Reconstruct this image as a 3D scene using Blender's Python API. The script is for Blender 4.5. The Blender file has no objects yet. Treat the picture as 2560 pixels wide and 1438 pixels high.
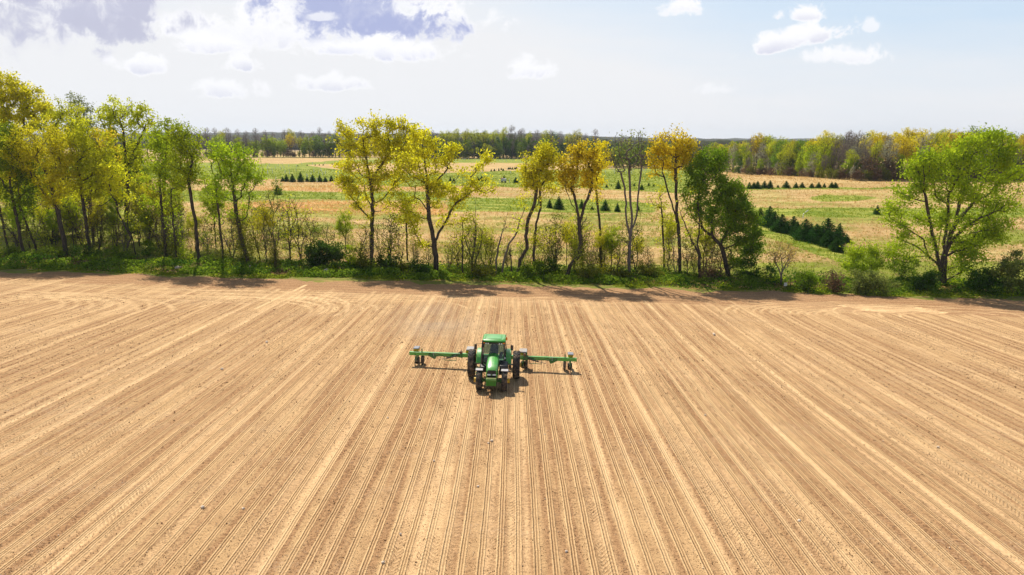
import bpy, math, random
import numpy as np
from mathutils import Matrix, Vector, Euler
PI = math.pi
rng = np.random.default_rng(7)
random.seed(7)
scn = bpy.context.scene
col = scn.collection

# ------------------------------------------------------------------ camera model
F = 1709.0; CX = 1280.0; CY = 719.0
PITCH = math.atan((CY - 350.0) / F)
ROLL = math.radians(0.5)
HC = 17.4
CAM = np.array([0.0, 0.0, HC])

def ray(px, py):
    """direction through a point of the photo, scaled so that its y is 1"""
    u = (np.asarray(px, float) - CX) / F; v = -(np.asarray(py, float) - CY) / F
    u2 = u * math.cos(ROLL) - v * math.sin(ROLL); v2 = u * math.sin(ROLL) + v * math.cos(ROLL)
    y = math.cos(PITCH) + v2 * math.sin(PITCH)
    z = -math.sin(PITCH) + v2 * math.cos(PITCH)
    return u2 / y, z / y

def project(x, y, z):
    z = z - HC
    dep = y * math.cos(PITCH) - z * math.sin(PITCH)
    up = y * math.sin(PITCH) + z * math.cos(PITCH)
    u2 = x / dep; v2 = up / dep
    u = u2 * math.cos(ROLL) + v2 * math.sin(ROLL); v = -u2 * math.sin(ROLL) + v2 * math.cos(ROLL)
    return CX + u * F, CY - v * F

# ------------------------------------------------------------------ terrain
_h = np.random.default_rng(3).random((256, 256))
def vnoise(x, y):
    x = np.asarray(x, float); y = np.asarray(y, float)
    xi = np.floor(x).astype(int); yi = np.floor(y).astype(int)
    fx = x - xi; fy = y - yi
    fx = fx * fx * (3 - 2 * fx); fy = fy * fy * (3 - 2 * fy)
    g = lambda a, b: _h[a % 256, b % 256]
    return (g(xi, yi) * (1 - fx) + g(xi + 1, yi) * fx) * (1 - fy) + (g(xi, yi + 1) * (1 - fx) + g(xi + 1, yi + 1) * fx) * fy
def fnoise(x, y, o=4):
    s = 0; a = 1; t = 0
    for i in range(o):
        s = s + a * vnoise(x * 2**i + 17 * i, y * 2**i + 9 * i); t += a; a *= .5
    return s / t
def sstep(a, b, x):
    t = np.clip((np.asarray(x, float) - a) / (b - a), 0, 1); return t * t * (3 - 2 * t)

SLOPE = 0.047; CROSS = 0.020
def field_z(x, y):
    return SLOPE * (84.4 - np.asarray(y, float)) - CROSS * np.asarray(x, float)
def plane_hit(px, py):
    rx, rz = ray(px, py)
    # HC + rz*t = SLOPE*(84.4-t) - CROSS*rx*t
    t = (SLOPE * 84.4 - HC) / (rz + SLOPE + CROSS * rx)
    return rx * t, t
_ex, _ey = plane_hit(np.array([-700, 0, 320, 640, 960, 1280, 1600, 1920, 2200, 2560, 3200.]), np.array([655, 671, 683, 692, 698, 706, 716, 727, 738, 743, 762.]))
def edge_y(x):
    return np.interp(x, _ex, _ey) + 2.2 * (fnoise(np.asarray(x) * .22, 3.0 + 0 * np.asarray(x), 4) - .5)
_prof_d = [84, 92, 100, 125, 150, 180, 240, 300, 400, 500, 800, 8000]
_prof_z = [0.0, 0.55, 1.9, 3.7, 4.8, 5.2, 4.6, 4.4, 5.0, 5.4, 5.0, 5.0]
def ground_z(x, y):
    x = np.asarray(x, float); y = np.asarray(y, float)
    e = edge_y(x)
    yy = y - (e - 84.4) * (1 - sstep(100, 160, y))
    back = np.interp(yy, _prof_d, _prof_z) - CROSS * x * (1 - sstep(90, 170, y)) + SLOPE * (84.4 - e) * (1 - sstep(90, 150, y))
    back = back + 1.1 * (fnoise(x * .02 + 5, y * .02, 3) - .5) * sstep(95, 150, y) * (1 - sstep(500, 800, y))
    # the hump of the far wood's side of the valley
    back = back + 1.6 * sstep(25, 60, x) * np.exp(-((y - 215) / 40.)**2) 
    return np.where(y < e, field_z(x, y), back)
def ghit(px, py):
    """point of the ground seen through a photo point"""
    rx, rz = ray(px, py)
    ts = np.concatenate([np.arange(10, 300, .1), np.arange(300, 3000, 1.)])
    d = HC + rz * ts - ground_z(rx * ts, ts)
    i = np.argmax(d < 0)
    if d[i] >= 0: i = len(ts) - 1
    t = ts[i]
    return float(rx * t), float(t), float(ground_z(rx * t, t))
def P(px, py, d):
    rx, rz = ray(px, py)
    return np.array([rx * d, d, HC + rz * d])

# ------------------------------------------------------------------ node helpers
class NT:
    def __init__(s, tree): s.t = tree; s.n = tree.nodes; s.l = tree.links
    def new(s, typ, **kw):
        n = s.n.new(typ)
        for k, v in kw.items(): setattr(n, k, v)
        return n
    def link(s, a, b): s.l.new(a, b)
    def put(s, sock, v):
        if hasattr(v, 'links'): s.link(v, sock)
        else:
            try: sock.default_value = v
            except Exception: sock.default_value = tuple(v) + (1,)
    def m(s, op, a, b=None, c=None, clamp=False):
        n = s.new('ShaderNodeMath', operation=op, use_clamp=clamp); s.put(n.inputs[0], a)
        if b is not None: s.put(n.inputs[1], b)
        if c is not None: s.put(n.inputs[2], c)
        return n.outputs[0]
    def mix(s, f, a, b, blend='MIX'):
        n = s.new('ShaderNodeMix', data_type='RGBA', blend_type=blend)
        s.put(n.inputs[0], f); s.put(n.inputs[6], tuple(a) + (1,) if isinstance(a, tuple) and len(a) == 3 else a)
        s.put(n.inputs[7], tuple(b) + (1,) if isinstance(b, tuple) and len(b) == 3 else b); return n.outputs[2]
    def rng(s, v, a, b, c=0., d=1., smooth=True):
        n = s.new('ShaderNodeMapRange', interpolation_type='SMOOTHSTEP' if smooth else 'LINEAR')
        s.put(n.inputs[0], v)
        for i, q in enumerate((a, b, c, d)): s.put(n.inputs[i + 1], q)
        return n.outputs[0]
    def noise(s, vec, scale, detail=4, rough=.55, dist=0., dim='3D'):
        n = s.new('ShaderNodeTexNoise', noise_dimensions=dim)
        if vec is not None: s.link(vec, n.inputs['Vector'])
        n.inputs['Scale'].default_value = scale; n.inputs['Detail'].default_value = detail
        n.inputs['Roughness'].default_value = rough; n.inputs['Distortion'].default_value = dist
        return n.outputs[0]
    def vec(s, x, y, z=0.):
        n = s.new('ShaderNodeCombineXYZ'); s.put(n.inputs[0], x); s.put(n.inputs[1], y); s.put(n.inputs[2], z); return n.outputs[0]
    def sep(s, v):
        n = s.new('ShaderNodeSeparateXYZ'); s.link(v, n.inputs[0]); return n.outputs
    def attr(s, name):
        n = s.new('ShaderNodeAttribute'); n.attribute_name = name; return n.outputs['Fac']

def material(name):
    m = bpy.data.materials.new(name); m.use_nodes = True
    t = NT(m.node_tree); t.n.clear(); out = t.new('ShaderNodeOutputMaterial')
    return m, t, out
def principled(t, out, color, rough=.6, metal=0., normal=None, coat=0., spec=.5):
    p = t.new('ShaderNodeBsdfPrincipled')
    t.put(p.inputs['Base Color'], tuple(color) + (1,) if isinstance(color, tuple) and len(color) == 3 else color)
    t.put(p.inputs['Roughness'], rough); t.put(p.inputs['Metallic'], metal)
    p.inputs['Coat Weight'].default_value = coat; p.inputs['Coat Roughness'].default_value = .3; p.inputs['Specular IOR Level'].default_value = spec
    if normal is not None: t.link(normal, p.inputs['Normal'])
    t.link(p.outputs[0], out.inputs[0]); return p
def bump(t, h, strength=1., dist=.05):
    b = t.new('ShaderNodeBump'); b.inputs['Strength'].default_value = strength; b.inputs['Distance'].default_value = dist
    t.link(h, b.inputs['Height']); return b.outputs[0]

def simple_mat(name, c, rough=.5, metal=0., coat=0., dust=0.35, spec=.5):
    m, t, out = material(name)
    g = t.new('ShaderNodeNewGeometry')
    tc = t.new('ShaderNodeTexCoord')
    n = t.noise(tc.outputs['Object'], 3.5, 5, .65)
    up = t.sep(g.outputs['Normal'])[2]
    f = t.m('MULTIPLY', t.rng(n, .42, .72), dust)
    c2 = t.mix(f, c, (.42, .31, .2))
    v = t.noise(tc.outputs['Object'], 1.2, 3)
    c3 = t.mix(t.m('MULTIPLY', v, .25), c2, tuple(x * .6 for x in c))
    principled(t, out, c3, t.m('ADD', rough, t.m('MULTIPLY', f, .5)), metal, coat=coat, spec=spec)
    return m

def leaf_mat(name, a, b, trans=.5, gloss=0.0):
    """a, b: the two ends of the range of leaf colours on one plant"""
    m, t, out = material(name)
    g = t.new('ShaderNodeNewGeometry'); oi = t.new('ShaderNodeObjectInfo')
    r = g.outputs['Random Per Island']
    tc = t.new('ShaderNodeTexCoord')
    n = t.noise(tc.outputs['Object'], .45, 3, .6)
    f = t.m('ADD', t.m('MULTIPLY', r, .55), t.rng(n, .3, .7, 0., .45))
    c = t.mix(f, a, b)
    hs = t.new('ShaderNodeHueSaturation'); t.link(c, hs.inputs['Color'])
    t.link(t.m('MULTIPLY_ADD', oi.outputs['Random'], .3, .85), hs.inputs['Value'])
    t.link(t.m('MULTIPLY_ADD', oi.outputs['Random'], .02, .49), hs.inputs['Hue'])
    d = t.new('ShaderNodeBsdfDiffuse'); tr = t.new('ShaderNodeBsdfTranslucent'); mx = t.new('ShaderNodeMixShader')
    t.link(hs.outputs[0], d.inputs[0]); t.link(hs.outputs[0], tr.inputs[0]); mx.inputs[0].default_value = trans
    t.link(d.outputs[0], mx.inputs[1]); t.link(tr.outputs[0], mx.inputs[2]); t.link(mx.outputs[0], out.inputs[0])
    return m
def bark_mat(name, a, b):
    m, t, out = material(name)
    tc = t.new('ShaderNodeTexCoord'); x, y, z = t.sep(tc.outputs['Object'])
    n = t.noise(t.vec(t.m('MULTIPLY', x, 6.), t.m('MULTIPLY', y, 6.), z), 1.6, 5, .65)
    principled(t, out, t.mix(t.rng(n, .35, .68), a, b), .9, normal=bump(t, n, .8, .05), spec=.2)
    return m

# ------------------------------------------------------------------ mesh helpers
def np_mesh(name, V, faces, smooth=False):
    """faces: list of index arrays, each (n,k)"""
    me = bpy.data.meshes.new(name)
    V = np.asarray(V, np.float32)
    me.vertices.add(len(V)); me.vertices.foreach_set('co', V.ravel())
    if not isinstance(faces, (list, tuple)): faces = [faces]
    faces = [np.asarray(f, np.int32) for f in faces if len(f)]
    loops = np.concatenate([f.ravel() for f in faces]); tot = np.concatenate([np.full(len(f), f.shape[1]) for f in faces]).astype(np.int32)
    st = np.concatenate([[0], np.cumsum(tot)[:-1]]).astype(np.int32)
    me.loops.add(len(loops)); me.loops.foreach_set('vertex_index', loops)
    me.polygons.add(len(tot)); me.polygons.foreach_set('loop_start', st)
    try: me.polygons.foreach_set('loop_total', tot)
    except Exception: pass
    if smooth: me.polygons.foreach_set('use_smooth', np.ones(len(tot), bool))
    me.update(calc_edges=True); me.validate()
    return me
def link(name, me, mat=None, parent=None, loc=None, rot=None):
    o = bpy.data.objects.new(name, me); col.objects.link(o)
    if me is not None and mat is not None and not me.materials: me.materials.append(mat)
    if parent is not None: o.parent = parent
    if loc is not None: o.location = loc
    if rot is not None: o.rotation_euler = rot
    return o
def tag(o, label=None, cat=None, group=None, kind=None):
    if label: o['label'] = label
    if cat: o['category'] = cat
    if group: o['group'] = group
    if kind: o['kind'] = kind
    return o
def empty(name, loc, rot=(0, 0, 0)):
    o = bpy.data.objects.new(name, None); col.objects.link(o); o.location = loc; o.rotation_euler = rot
    o.empty_display_size = .2
    return o
def copy_tree(o, parent=None):
    c = o.copy(); col.objects.link(c)
    if parent is not None: c.parent = parent
    for ch in list(o.children): copy_tree(ch, c)
    return c

class MB:
    """collects boxes, bars, tubes and lathes as one mesh"""
    def __init__(s): s.v = []; s.f = []
    def add(s, V, Fs):
        b = len(s.v); s.v += [tuple(p) for p in V]; s.f += [tuple(b + i for i in f) for f in Fs]; return s
    def hexa(s, P8):
        return s.add(P8, [(0, 3, 2, 1), (4, 5, 6, 7), (0, 1, 5, 4), (1, 2, 6, 5), (2, 3, 7, 6), (3, 0, 4, 7)])
    def box(s, x0, x1, y0, y1, z0, z1, bev=.0):
        if bev <= 0:
            return s.hexa([(x0, y0, z0), (x1, y0, z0), (x1, y1, z0), (x0, y1, z0), (x0, y0, z1), (x1, y0, z1), (x1, y1, z1), (x0, y1, z1)])
        b = bev   # chamfered box: three stacked loops of eight corners
        def loop(i, z): 
            return [(x0 + i + b, y0 + i, z), (x1 - i - b, y0 + i, z), (x1 - i, y0 + i + b, z), (x1 - i, y1 - i - b, z), (x1 - i - b, y1 - i, z), (x0 + i + b, y1 - i, z), (x0 + i, y1 - i - b, z), (x0 + i, y0 + i + b, z)]
        L = [loop(b, z0), loop(0, z0 + b), loop(0, z1 - b), loop(b, z1)]
        V = sum(L, []); Fs = [tuple(range(7, -1, -1)), tuple(range(24, 32))]
        for k in range(3):
            for i in range(8):
                j = (i + 1) % 8; Fs.append((k * 8 + i, k * 8 + j, k * 8 + 8 + j, k * 8 + 8 + i))
        return s.add(V, Fs)
    def tube(s, pts, r, n=8, caps=True):
        pts = [Vector(p) for p in pts]; R = r if isinstance(r, (list, tuple)) else [r] * len(pts)
        V = []; Fs = []
        for i, p in enumerate(pts):
            d = (pts[min(i + 1, len(pts) - 1)] - pts[max(i - 1, 0)]).normalized()
            a = d.orthogonal().normalized() if abs(d.z) > .95 else d.cross(Vector((0, 0, 1))).normalized()
            b = d.cross(a)
            for k in range(n):
                t = 2 * PI * (k + .5) / n; V.append(p + (a * math.cos(t) + b * math.sin(t)) * R[i])
        for i in range(len(pts) - 1):
            for k in range(n):
                j = (k + 1) % n; Fs.append((i * n + k, i * n + j, i * n + n + j, i * n + n + k))
        if caps: Fs.append(tuple(range(n - 1, -1, -1))); Fs.append(tuple((len(pts) - 1) * n + k for k in range(n)))
        return s.add(V, Fs)
    def bar(s, a, b, w, h=None):
        """square bar from a to b"""
        h = h or w; a = Vector(a); b = Vector(b); d = (b - a).normalized()
        x = d.cross(Vector((0, 0, 1)));  x = (x if x.length > .05 else Vector((1, 0, 0))).normalized(); z = x.cross(d)
        q = [(-x * w - z * h) / 2, (x * w - z * h) / 2, (x * w + z * h) / 2, (-x * w + z * h) / 2]
        return s.add([a + i for i in q] + [b + i for i in q], [(3, 2, 1, 0), (4, 5, 6, 7), (0, 1, 5, 4), (1, 2, 6, 5), (2, 3, 7, 6), (3, 0, 4, 7)])
    def lathe_x(s, prof, c, n=32):
        """prof: (x, r) pairs turned about the x axis through c"""
        V = []; Fs = []
        for x, r in prof:
            for k in range(n):
                t = 2 * PI * k / n; V.append((c[0] + x, c[1] + r * math.cos(t), c[2] + r * math.sin(t)))
        for i in range(len(prof) - 1):
            for k in range(n):
                j = (k + 1) % n; Fs.append((i * n + k, i * n + n + k, i * n + n + j, i * n + j))
        Fs.append(tuple(range(n))); Fs.append(tuple((len(prof) - 1) * n + k for k in range(n - 1, -1, -1)))
        return s.add(V, Fs)
    def prism(s, loopsV):
        """skin between equal-length loops of points, both ends capped"""
        n = len(loopsV[0]); V = sum([list(l) for l in loopsV], []); Fs = []
        for i in range(len(loopsV) - 1):
            for k in range(n):
                j = (k + 1) % n; Fs.append((i * n + k, i * n + j, i * n + n + j, i * n + n + k))
        Fs.append(tuple(range(n - 1, -1, -1))); Fs.append(tuple((len(loopsV) - 1) * n + k for k in range(n)))
        return s.add(V, Fs)
    def build(s, name, mat, parent=None, smooth=False, bevel=0., sub=0):
        me = bpy.data.meshes.new(name); me.from_pydata([tuple(p) for p in s.v], [], s.f); me.update()
        import bmesh
        bm = bmesh.new(); bm.from_mesh(me); bmesh.ops.recalc_face_normals(bm, faces=bm.faces); bm.to_mesh(me); bm.free()
        if smooth:
            me.polygons.foreach_set('use_smooth', [True] * len(me.polygons))
            try: me.set_sharp_from_angle(angle=math.radians(40))
            except Exception: pass
        o = link(name, me, mat, parent)
        if bevel > 0:
            b = o.modifiers.new('b', 'BEVEL'); b.width = bevel; b.segments = 2; b.limit_method = 'ANGLE'
        if sub:
            q = o.modifiers.new('s', 'SUBSURF'); q.levels = sub; q.render_levels = sub
        return o

# ------------------------------------------------------------------ plants
def leaves_mesh(C, size, name, flat=.0, aspect=.62):
    """one small pointed face per leaf"""
    n = len(C); C = np.asarray(C)
    a = rng.normal(size=(n, 3)); a /= np.linalg.norm(a, axis=1)[:, None]
    b = rng.normal(size=(n, 3)); b[:, 2] += flat; b -= (b * a).sum(1)[:, None] * a; b /= np.linalg.norm(b, axis=1)[:, None] + 1e-9
    s = size * rng.uniform(.65, 1.35, n)[:, None]
    V = np.stack([C - a * s * .5, C + b * s * aspect * .5 - a * s * .05, C + a * s * .5, C - b * s * aspect * .5 - a * s * .05], 1).reshape(-1, 3)
    return np_mesh(name, V, np.arange(4 * n).reshape(n, 4))

def twig_mesh(nodes, parent, rad, name):
    nodes = np.asarray(nodes); parent = np.asarray(parent); rad = np.asarray(rad)
    idx = np.where(parent >= 0)[0]; Vs = []; Fs = []; base = 0
    A = nodes[parent[idx]]; B = nodes[idx]; ra = np.minimum(rad[parent[idx]], rad[idx] * 1.35); rb = rad[idx]
    D = B - A; L = np.linalg.norm(D, axis=1); ok = L > 1e-5; A, B, ra, rb, D, L = [q[ok] for q in (A, B, ra, rb, D, L)]
    D /= L[:, None]; A = A - D * (ra * .5)[:, None]
    ref = np.where(np.abs(D[:, 2:3]) > .9, np.array([[1., 0, 0]]), np.array([[0, 0, 1.]]))
    U = np.cross(D, ref); U /= np.linalg.norm(U, axis=1)[:, None]; W = np.cross(D, U)
    for k, sel in ((7, rb > .07), (4, (rb <= .07) & (rb > .025)), (3, rb <= .025)):
        m = sel.sum()
        if not m: continue
        th = 2 * PI * np.arange(k) / k
        ring = U[sel][:, None] * np.cos(th)[None, :, None] + W[sel][:, None] * np.sin(th)[None, :, None]
        Va = A[sel][:, None] + ring * ra[sel][:, None, None]; Vb = B[sel][:, None] + ring * rb[sel][:, None, None]
        V = np.concatenate([Va, Vb], 1).reshape(-1, 3)
        i0 = base + np.arange(m)[:, None] * 2 * k + np.arange(k)[None]; i1 = base + np.arange(m)[:, None] * 2 * k + (np.arange(k)[None] + 1) % k
        Fs.append(np.stack([i0, i1, i1 + k, i0 + k], 2).reshape(-1, 4)); Vs.append(V); base += len(V)
    return np_mesh(name, np.concatenate(Vs), [np.concatenate(Fs)], smooth=True)

def grow(stems, tips, bf=.35, seg=.7, up=.6, wob=.12):
    """stems: polylines in metres; tips: points the twigs must reach. Returns nodes, parents"""
    N = []; Par = []; Len = []
    for si, st in enumerate(stems):
        st = [np.array(p, float) for p in st]
        if si == 0: N.append(st[0]); Par.append(-1); Len.append(0.); last = 0
        else:
            last = int(np.argmin(np.linalg.norm(np.array(N) - st[0], axis=1)))
        k0 = 1
        for p in st[k0:]:
            a = N[last]; L = np.linalg.norm(p - a); n = max(1, int(round(L / seg)))
            for j in range(1, n + 1):
                q = a + (p - a) * j / n
                if j < n: q = q + rng.normal(0, .05, 3) * min(1, L)
                N.append(q); Par.append(last); Len.append(Len[last] + L / n); last = len(N) - 1
    cap = len(N) + int(len(tips) * 30) + 50
    A = np.zeros((cap, 3)); A[:len(N)] = N; Ln = np.zeros(cap); Ln[:len(N)] = Len; c = len(N)
    lowest = stems[0][0][2]
    H = max(t[2] for t in tips) - lowest if len(tips) else 1
    minz = lowest + .18 * H
    order = np.argsort([np.min(np.linalg.norm(A[:c] - t, axis=1)) for t in tips])
    tipidx = []
    for oi in order:
        t = tips[oi]
        d = t - A[:c]; dist = np.linalg.norm(d, axis=1)
        cost = dist + bf * Ln[:c] + up * np.maximum(0, -d[:, 2] + .25 * dist) + 4 * np.maximum(0, minz - A[:c, 2]) * (t[2] > minz)
        j = int(np.argmin(cost)); a = A[j].copy(); L = dist[j]; n = max(1, int(round(L / seg)))
        perp = rng.normal(size=3) * wob * L
        last = j
        for k in range(1, n + 1):
            f = k / n; s = math.sin(PI * f)
            q = a + (t - a) * f + perp * s * .5 + np.array([0, 0, -.10 * L * s]) + rng.normal(0, .04, 3) * (k < n)
            A[c] = q; Par.append(last); Ln[c] = Ln[last] + L / n; last = c; c += 1
        tipidx.append(last)
    Par = np.array(Par); A = A[:c]
    cnt = np.zeros(c)
    for t in tipidx: cnt[t] += 1
    haschild = np.zeros(c, bool); haschild[Par[Par >= 0]] = True
    cnt[~haschild & (cnt == 0)] = 1
    for i in range(c - 1, 0, -1): cnt[Par[i]] += cnt[i]
    return A, Par, cnt, np.array(tipidx, int)

def radii(cnt, R, r0):
    p = math.log(R / r0) / max(.5, math.log(max(2, cnt[0])))
    return r0 * np.maximum(cnt, 1) ** p

def blob_pts(blobs, n):
    """blobs: centre(3), radii(3), weight"""
    w = np.array([b[2] * b[1][0] * b[1][2] for b in blobs]); w = w / w.sum(); out = []
    for b, k in zip(blobs, rng.multinomial(n, w)):
        d = rng.normal(size=(k, 3)); d /= np.linalg.norm(d, axis=1)[:, None] + 1e-9
        r = rng.uniform(.12, 1., k) ** .45
        out.append(np.array(b[0]) + d * r[:, None] * np.array(b[1]))
    return np.concatenate(out)

BARK = {}; LEAF = {}
def plant_meshes(stems, blobs, n_tip, n_leaf, leaf, R, r0=.018, spread=.45, bf=.35, seg=.7, extra=None, up=.6, name='tree', flat=0., aspect=.62, wob=.12):
    tips = blob_pts(blobs, n_tip)
    A, Par, cnt, ti = grow(stems, tips, bf, seg, up, wob)
    rad = radii(cnt, R, r0)
    tw = twig_mesh(A, Par, rad, name + '_trunk')
    # leaf clumps: at the tips and a few nodes before them, some tips fuller than others
    src = [A[ti]]; p = Par[ti]; src.append(A[np.maximum(p, 0)]); 
    base = np.concatenate(src); w = rng.gamma(.9, 1., len(base)) + .05; k = rng.multinomial(n_leaf, w / w.sum())
    C = np.repeat(base, k, axis=0); C = C + rng.normal(size=C.shape) * np.array([spread, spread, spread * .75])
    if extra is not None: C = np.concatenate([C, extra])
    lv = leaves_mesh(C, leaf, name + '_crown', flat, aspect) if n_leaf else None
    return tw, lv

def px_plant(name, base, stems, blobs, n_tip, n_leaf, leaf, R, mat, label, cat='tree', bark='bark', group=None, dy=0., depth=None, depthr=.8, vine=None, **kw):
    """a plant whose outline comes from the photo, standing where its foot meets the ground"""
    if depth is None: bx, d, bz = ghit(*base); d += dy
    else: d = depth
    foot = P(base[0], base[1], d); foot[2] = float(ground_z(foot[0], d)) - .1
    k = d / F / .975
    S = []
    for i, st in enumerate(stems):
        off = 0. if i == 0 else rng.uniform(-.8, .8)
        pts = [P(x, y, d + off * j / max(1, len(st) - 1) * 1.5) for j, (x, y) in enumerate(st)]
        if i == 0: pts = [foot] + pts
        S.append([p - foot for p in pts])
    B = []
    for b in blobs:
        cx, cy, rx, ry = b[:4]; w = b[4] if len(b) > 4 else 1.; c = P(cx, cy, d + rng.uniform(-.6, .6)) - foot
        B.append((c, (rx * k, max(.5, depthr * .5 * (rx + ry) * k), ry * k), w))
    ex = None
    tw, lv = plant_meshes(S, B, n_tip, n_leaf, leaf, R, name=name, extra=ex, **kw)
    root = empty(name, foot); tag(root, label, cat, group)
    link('trunk' if cat == 'tree' else 'stems', tw, BARK[bark], root)
    if lv is not None: link('crown' if cat == 'tree' else 'foliage', lv, LEAF[mat], root)
    if vine:
        pts = []
        for (x, y, rx, ry, n) in vine:
            c = P(x, y, d) - foot; pts.append(c + rng.normal(size=(n, 3)) * np.array([rx * k, rx * k, ry * k]) * .55)
        link('vines', leaves_mesh(np.concatenate(pts), .17, 'vines'), LEAF['vine'], root)
    return root

def ordinal(n):
    o = ['', 'first', 'second', 'third', 'fourth', 'fifth', 'sixth', 'seventh', 'eighth', 'ninth', 'tenth', 'eleventh', 'twelfth', 'thirteenth', 'fourteenth', 'fifteenth', 'sixteenth', 'seventeenth', 'eighteenth', 'nineteenth']
    if n < 20: return o[n]
    tens = {2: 'twent', 3: 'thirt', 4: 'fort', 5: 'fift', 6: 'sixt', 7: 'sevent', 8: 'eight', 9: 'ninet'}
    if n < 100: return tens[n // 10] + ('ieth' if n % 10 == 0 else 'y-' + o[n % 10])
    return 'hundred and ' + ordinal(n - 100) if n > 100 else 'hundredth'

# ------------------------------------------------------------------ light, sky, camera
SUN_EL = math.radians(50); SUN_AZ = math.atan2(-0.38, 0.92)      # azimuth from +Y, negative = towards -X
sd = Vector((math.sin(SUN_AZ) * math.cos(SUN_EL), math.cos(SUN_AZ) * math.cos(SUN_EL), math.sin(SUN_EL)))
sun = bpy.data.lights.new('sun', 'SUN'); sun.energy = 4.9; sun.angle = math.radians(.55); sun.color = (1, .925, .80)
so = bpy.data.objects.new('sun', sun); col.objects.link(so); so.rotation_euler = sd.to_track_quat('Z', 'Y').to_euler(); so.location = (0, 0, 60)

world = bpy.data.worlds.new('World'); scn.world = world; world.use_nodes = True
t = NT(world.node_tree); t.n.clear()
wout = t.new('ShaderNodeOutputWorld'); bg = t.new('ShaderNodeBackground'); t.link(bg.outputs[0], wout.inputs[0])
sky = t.new('ShaderNodeTexSky', sky_type='NISHITA'); sky.sun_disc = False; sky.sun_elevation = SUN_EL; sky.sun_rotation = SUN_AZ
sky.air_density = 1.; sky.dust_density = 1.5; sky.ozone_density = 1.2
tc = t.new('ShaderNodeTexCoord'); X, Y, Z = t.sep(tc.outputs['Generated'])
Yc = t.m('MAXIMUM', Y, .05)
U = t.m('DIVIDE', X, Yc); V = t.m('DIVIDE', Z, Yc)                # sky coordinates: bearing and height over the horizon
STR = .085
W = lambda c, k=1.: tuple(x * k / STR for x in c)
uv = t.vec(U, V, 0.)
streak = t.noise(t.vec(t.m('MULTIPLY', U, 1.3), t.m('MULTIPLY', V, 9.), 4.), 2.2, 6, .6)
# thin bright veil: full near the horizon and over the left, open towards the upper right
veil = t.m('ADD', t.rng(V, .28, .03, .0, .95), t.rng(U, .38, -.2, 0., .55))
veil = t.m('ADD', veil, t.m('MULTIPLY', t.m('SUBTRACT', streak, .5), .55))
veil = t.m('MULTIPLY', t.m('MINIMUM', t.m('MAXIMUM', veil, .3), 1.), t.rng(Z, .5, .2, .06, 1.))
skyb = t.mix(t.rng(Z, .22, .45, .72, .0), sky.outputs[0], W((.47, .66, .86), 1.0))
c = t.mix(veil, skyb, W((.735, .74, .757), 1.0))
n1 = t.noise(uv, 24., 8, .66, .3); n2 = t.noise(uv, 6., 3, .6)
n1c = t.m('SUBTRACT', n1, .5); n2c = t.m('SUBTRACT', n2, .5)
def cloud(c, px, py, rx, ry, dens=1., dark=0., tint=(.42, .44, .60), tilt=0., base=.5, soft=.35, rim=True):
    rxx, rz = ray(px, py); u0 = float(rxx); v0 = float(rz); a = rx / F; b = ry / F
    du = t.m('SUBTRACT', U, u0); dv = t.m('SUBTRACT', t.m('SUBTRACT', V, v0), t.m('MULTIPLY', du, tilt))
    e = t.m('SQRT', t.m('ADD', t.m('POWER', t.m('ABSOLUTE', t.m('DIVIDE', du, a)), 2.), t.m('POWER', t.m('ABSOLUTE', t.m('DIVIDE', dv, b)), 2.)))
    # flatter at the base than at the top
    e = t.m('ADD', e, t.rng(dv, -b * .35, -b * .9, 0., base))
    big_ = rx > 180
    s = t.m('SUBTRACT', 1.15 if big_ else 1.08, e)
    s = t.m('ADD', s, t.m('ADD', t.m('MULTIPLY', n1c, 3.4), t.m('MULTIPLY', n2c, 2.0 if big_ else .8)))
    mask = t.m('MULTIPLY', t.rng(s, .0, .1 + soft * 1.6), dens)
    # underside and core greyer than the lit rim
    sh = t.rng(t.m('ADD', t.m('MULTIPLY', dv, -1.4 / b), t.m('MULTIPLY', n1c, 2.2)), -.5, 1.1, .0, 1.)
    if dark > .8: sh = t.m('ADD', t.m('MULTIPLY', sh, .35), t.m('ADD', .62, t.m('MULTIPLY', t.m('ADD', n1c, n2c), 1.3)))
    core = t.m('MULTIPLY', t.m('MAXIMUM', t.m('MINIMUM', sh, 1.), 0.), t.rng(s, .3, .9 if dark > .8 else .8))
    core = t.m('MULTIPLY', core, dark)
    if not rim: core = t.m('MULTIPLY', t.m('MINIMUM', t.m('MAXIMUM', t.m('ADD', .92, t.m('MULTIPLY', t.m('ADD', n1c, n2c), 1.4)), .25), 1.), dark)
    return t.mix(mask, c, t.mix(core, W((.85, .85, .87), .99), W(tint)))
c = cloud(c, 640, 75, 190, 85, .9, .35)
c = cloud(c, 430, 62, 90, 52, .95, .2)
c = cloud(c, 150, 20, 380, 120, .9, .15, soft=.6)
c = cloud(c, 60, 40, 230, 88, .85, .55, (.50, .51, .58), soft=.7, base=0., rim=False)
c = cloud(c, 235, 22, 260, 72, 1., .92, (.44, .45, .58), tilt=-.02, soft=.5, base=0., rim=False)
c = cloud(c, 300, 72, 120, 34, .95, .9, (.42, .43, .56), tilt=-.03, soft=.4, base=0., rim=False)
c = cloud(c, 700, 30, 90, 70, .9, .3)
c = cloud(c, 930, 40, 270, 100, 1., .15)
c = cloud(c, 880, 28, 190, 72, 1., 1., (.37, .41, .62), soft=.4, base=0., rim=False)
c = cloud(c, 1010, 66, 150, 40, 1., 1., (.36, .40, .62), tilt=-.03, soft=.35, base=0., rim=False)
c = cloud(c, 805, 44, 42, 13, .7, .1)
c = cloud(c, 880, 120, 110, 28, 1., .55, (.44, .47, .66))
c = cloud(c, 1010, 130, 135, 36, 1., .55, (.44, .47, .66))
c = cloud(c, 530, 115, 120, 36, .95, .45)
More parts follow.
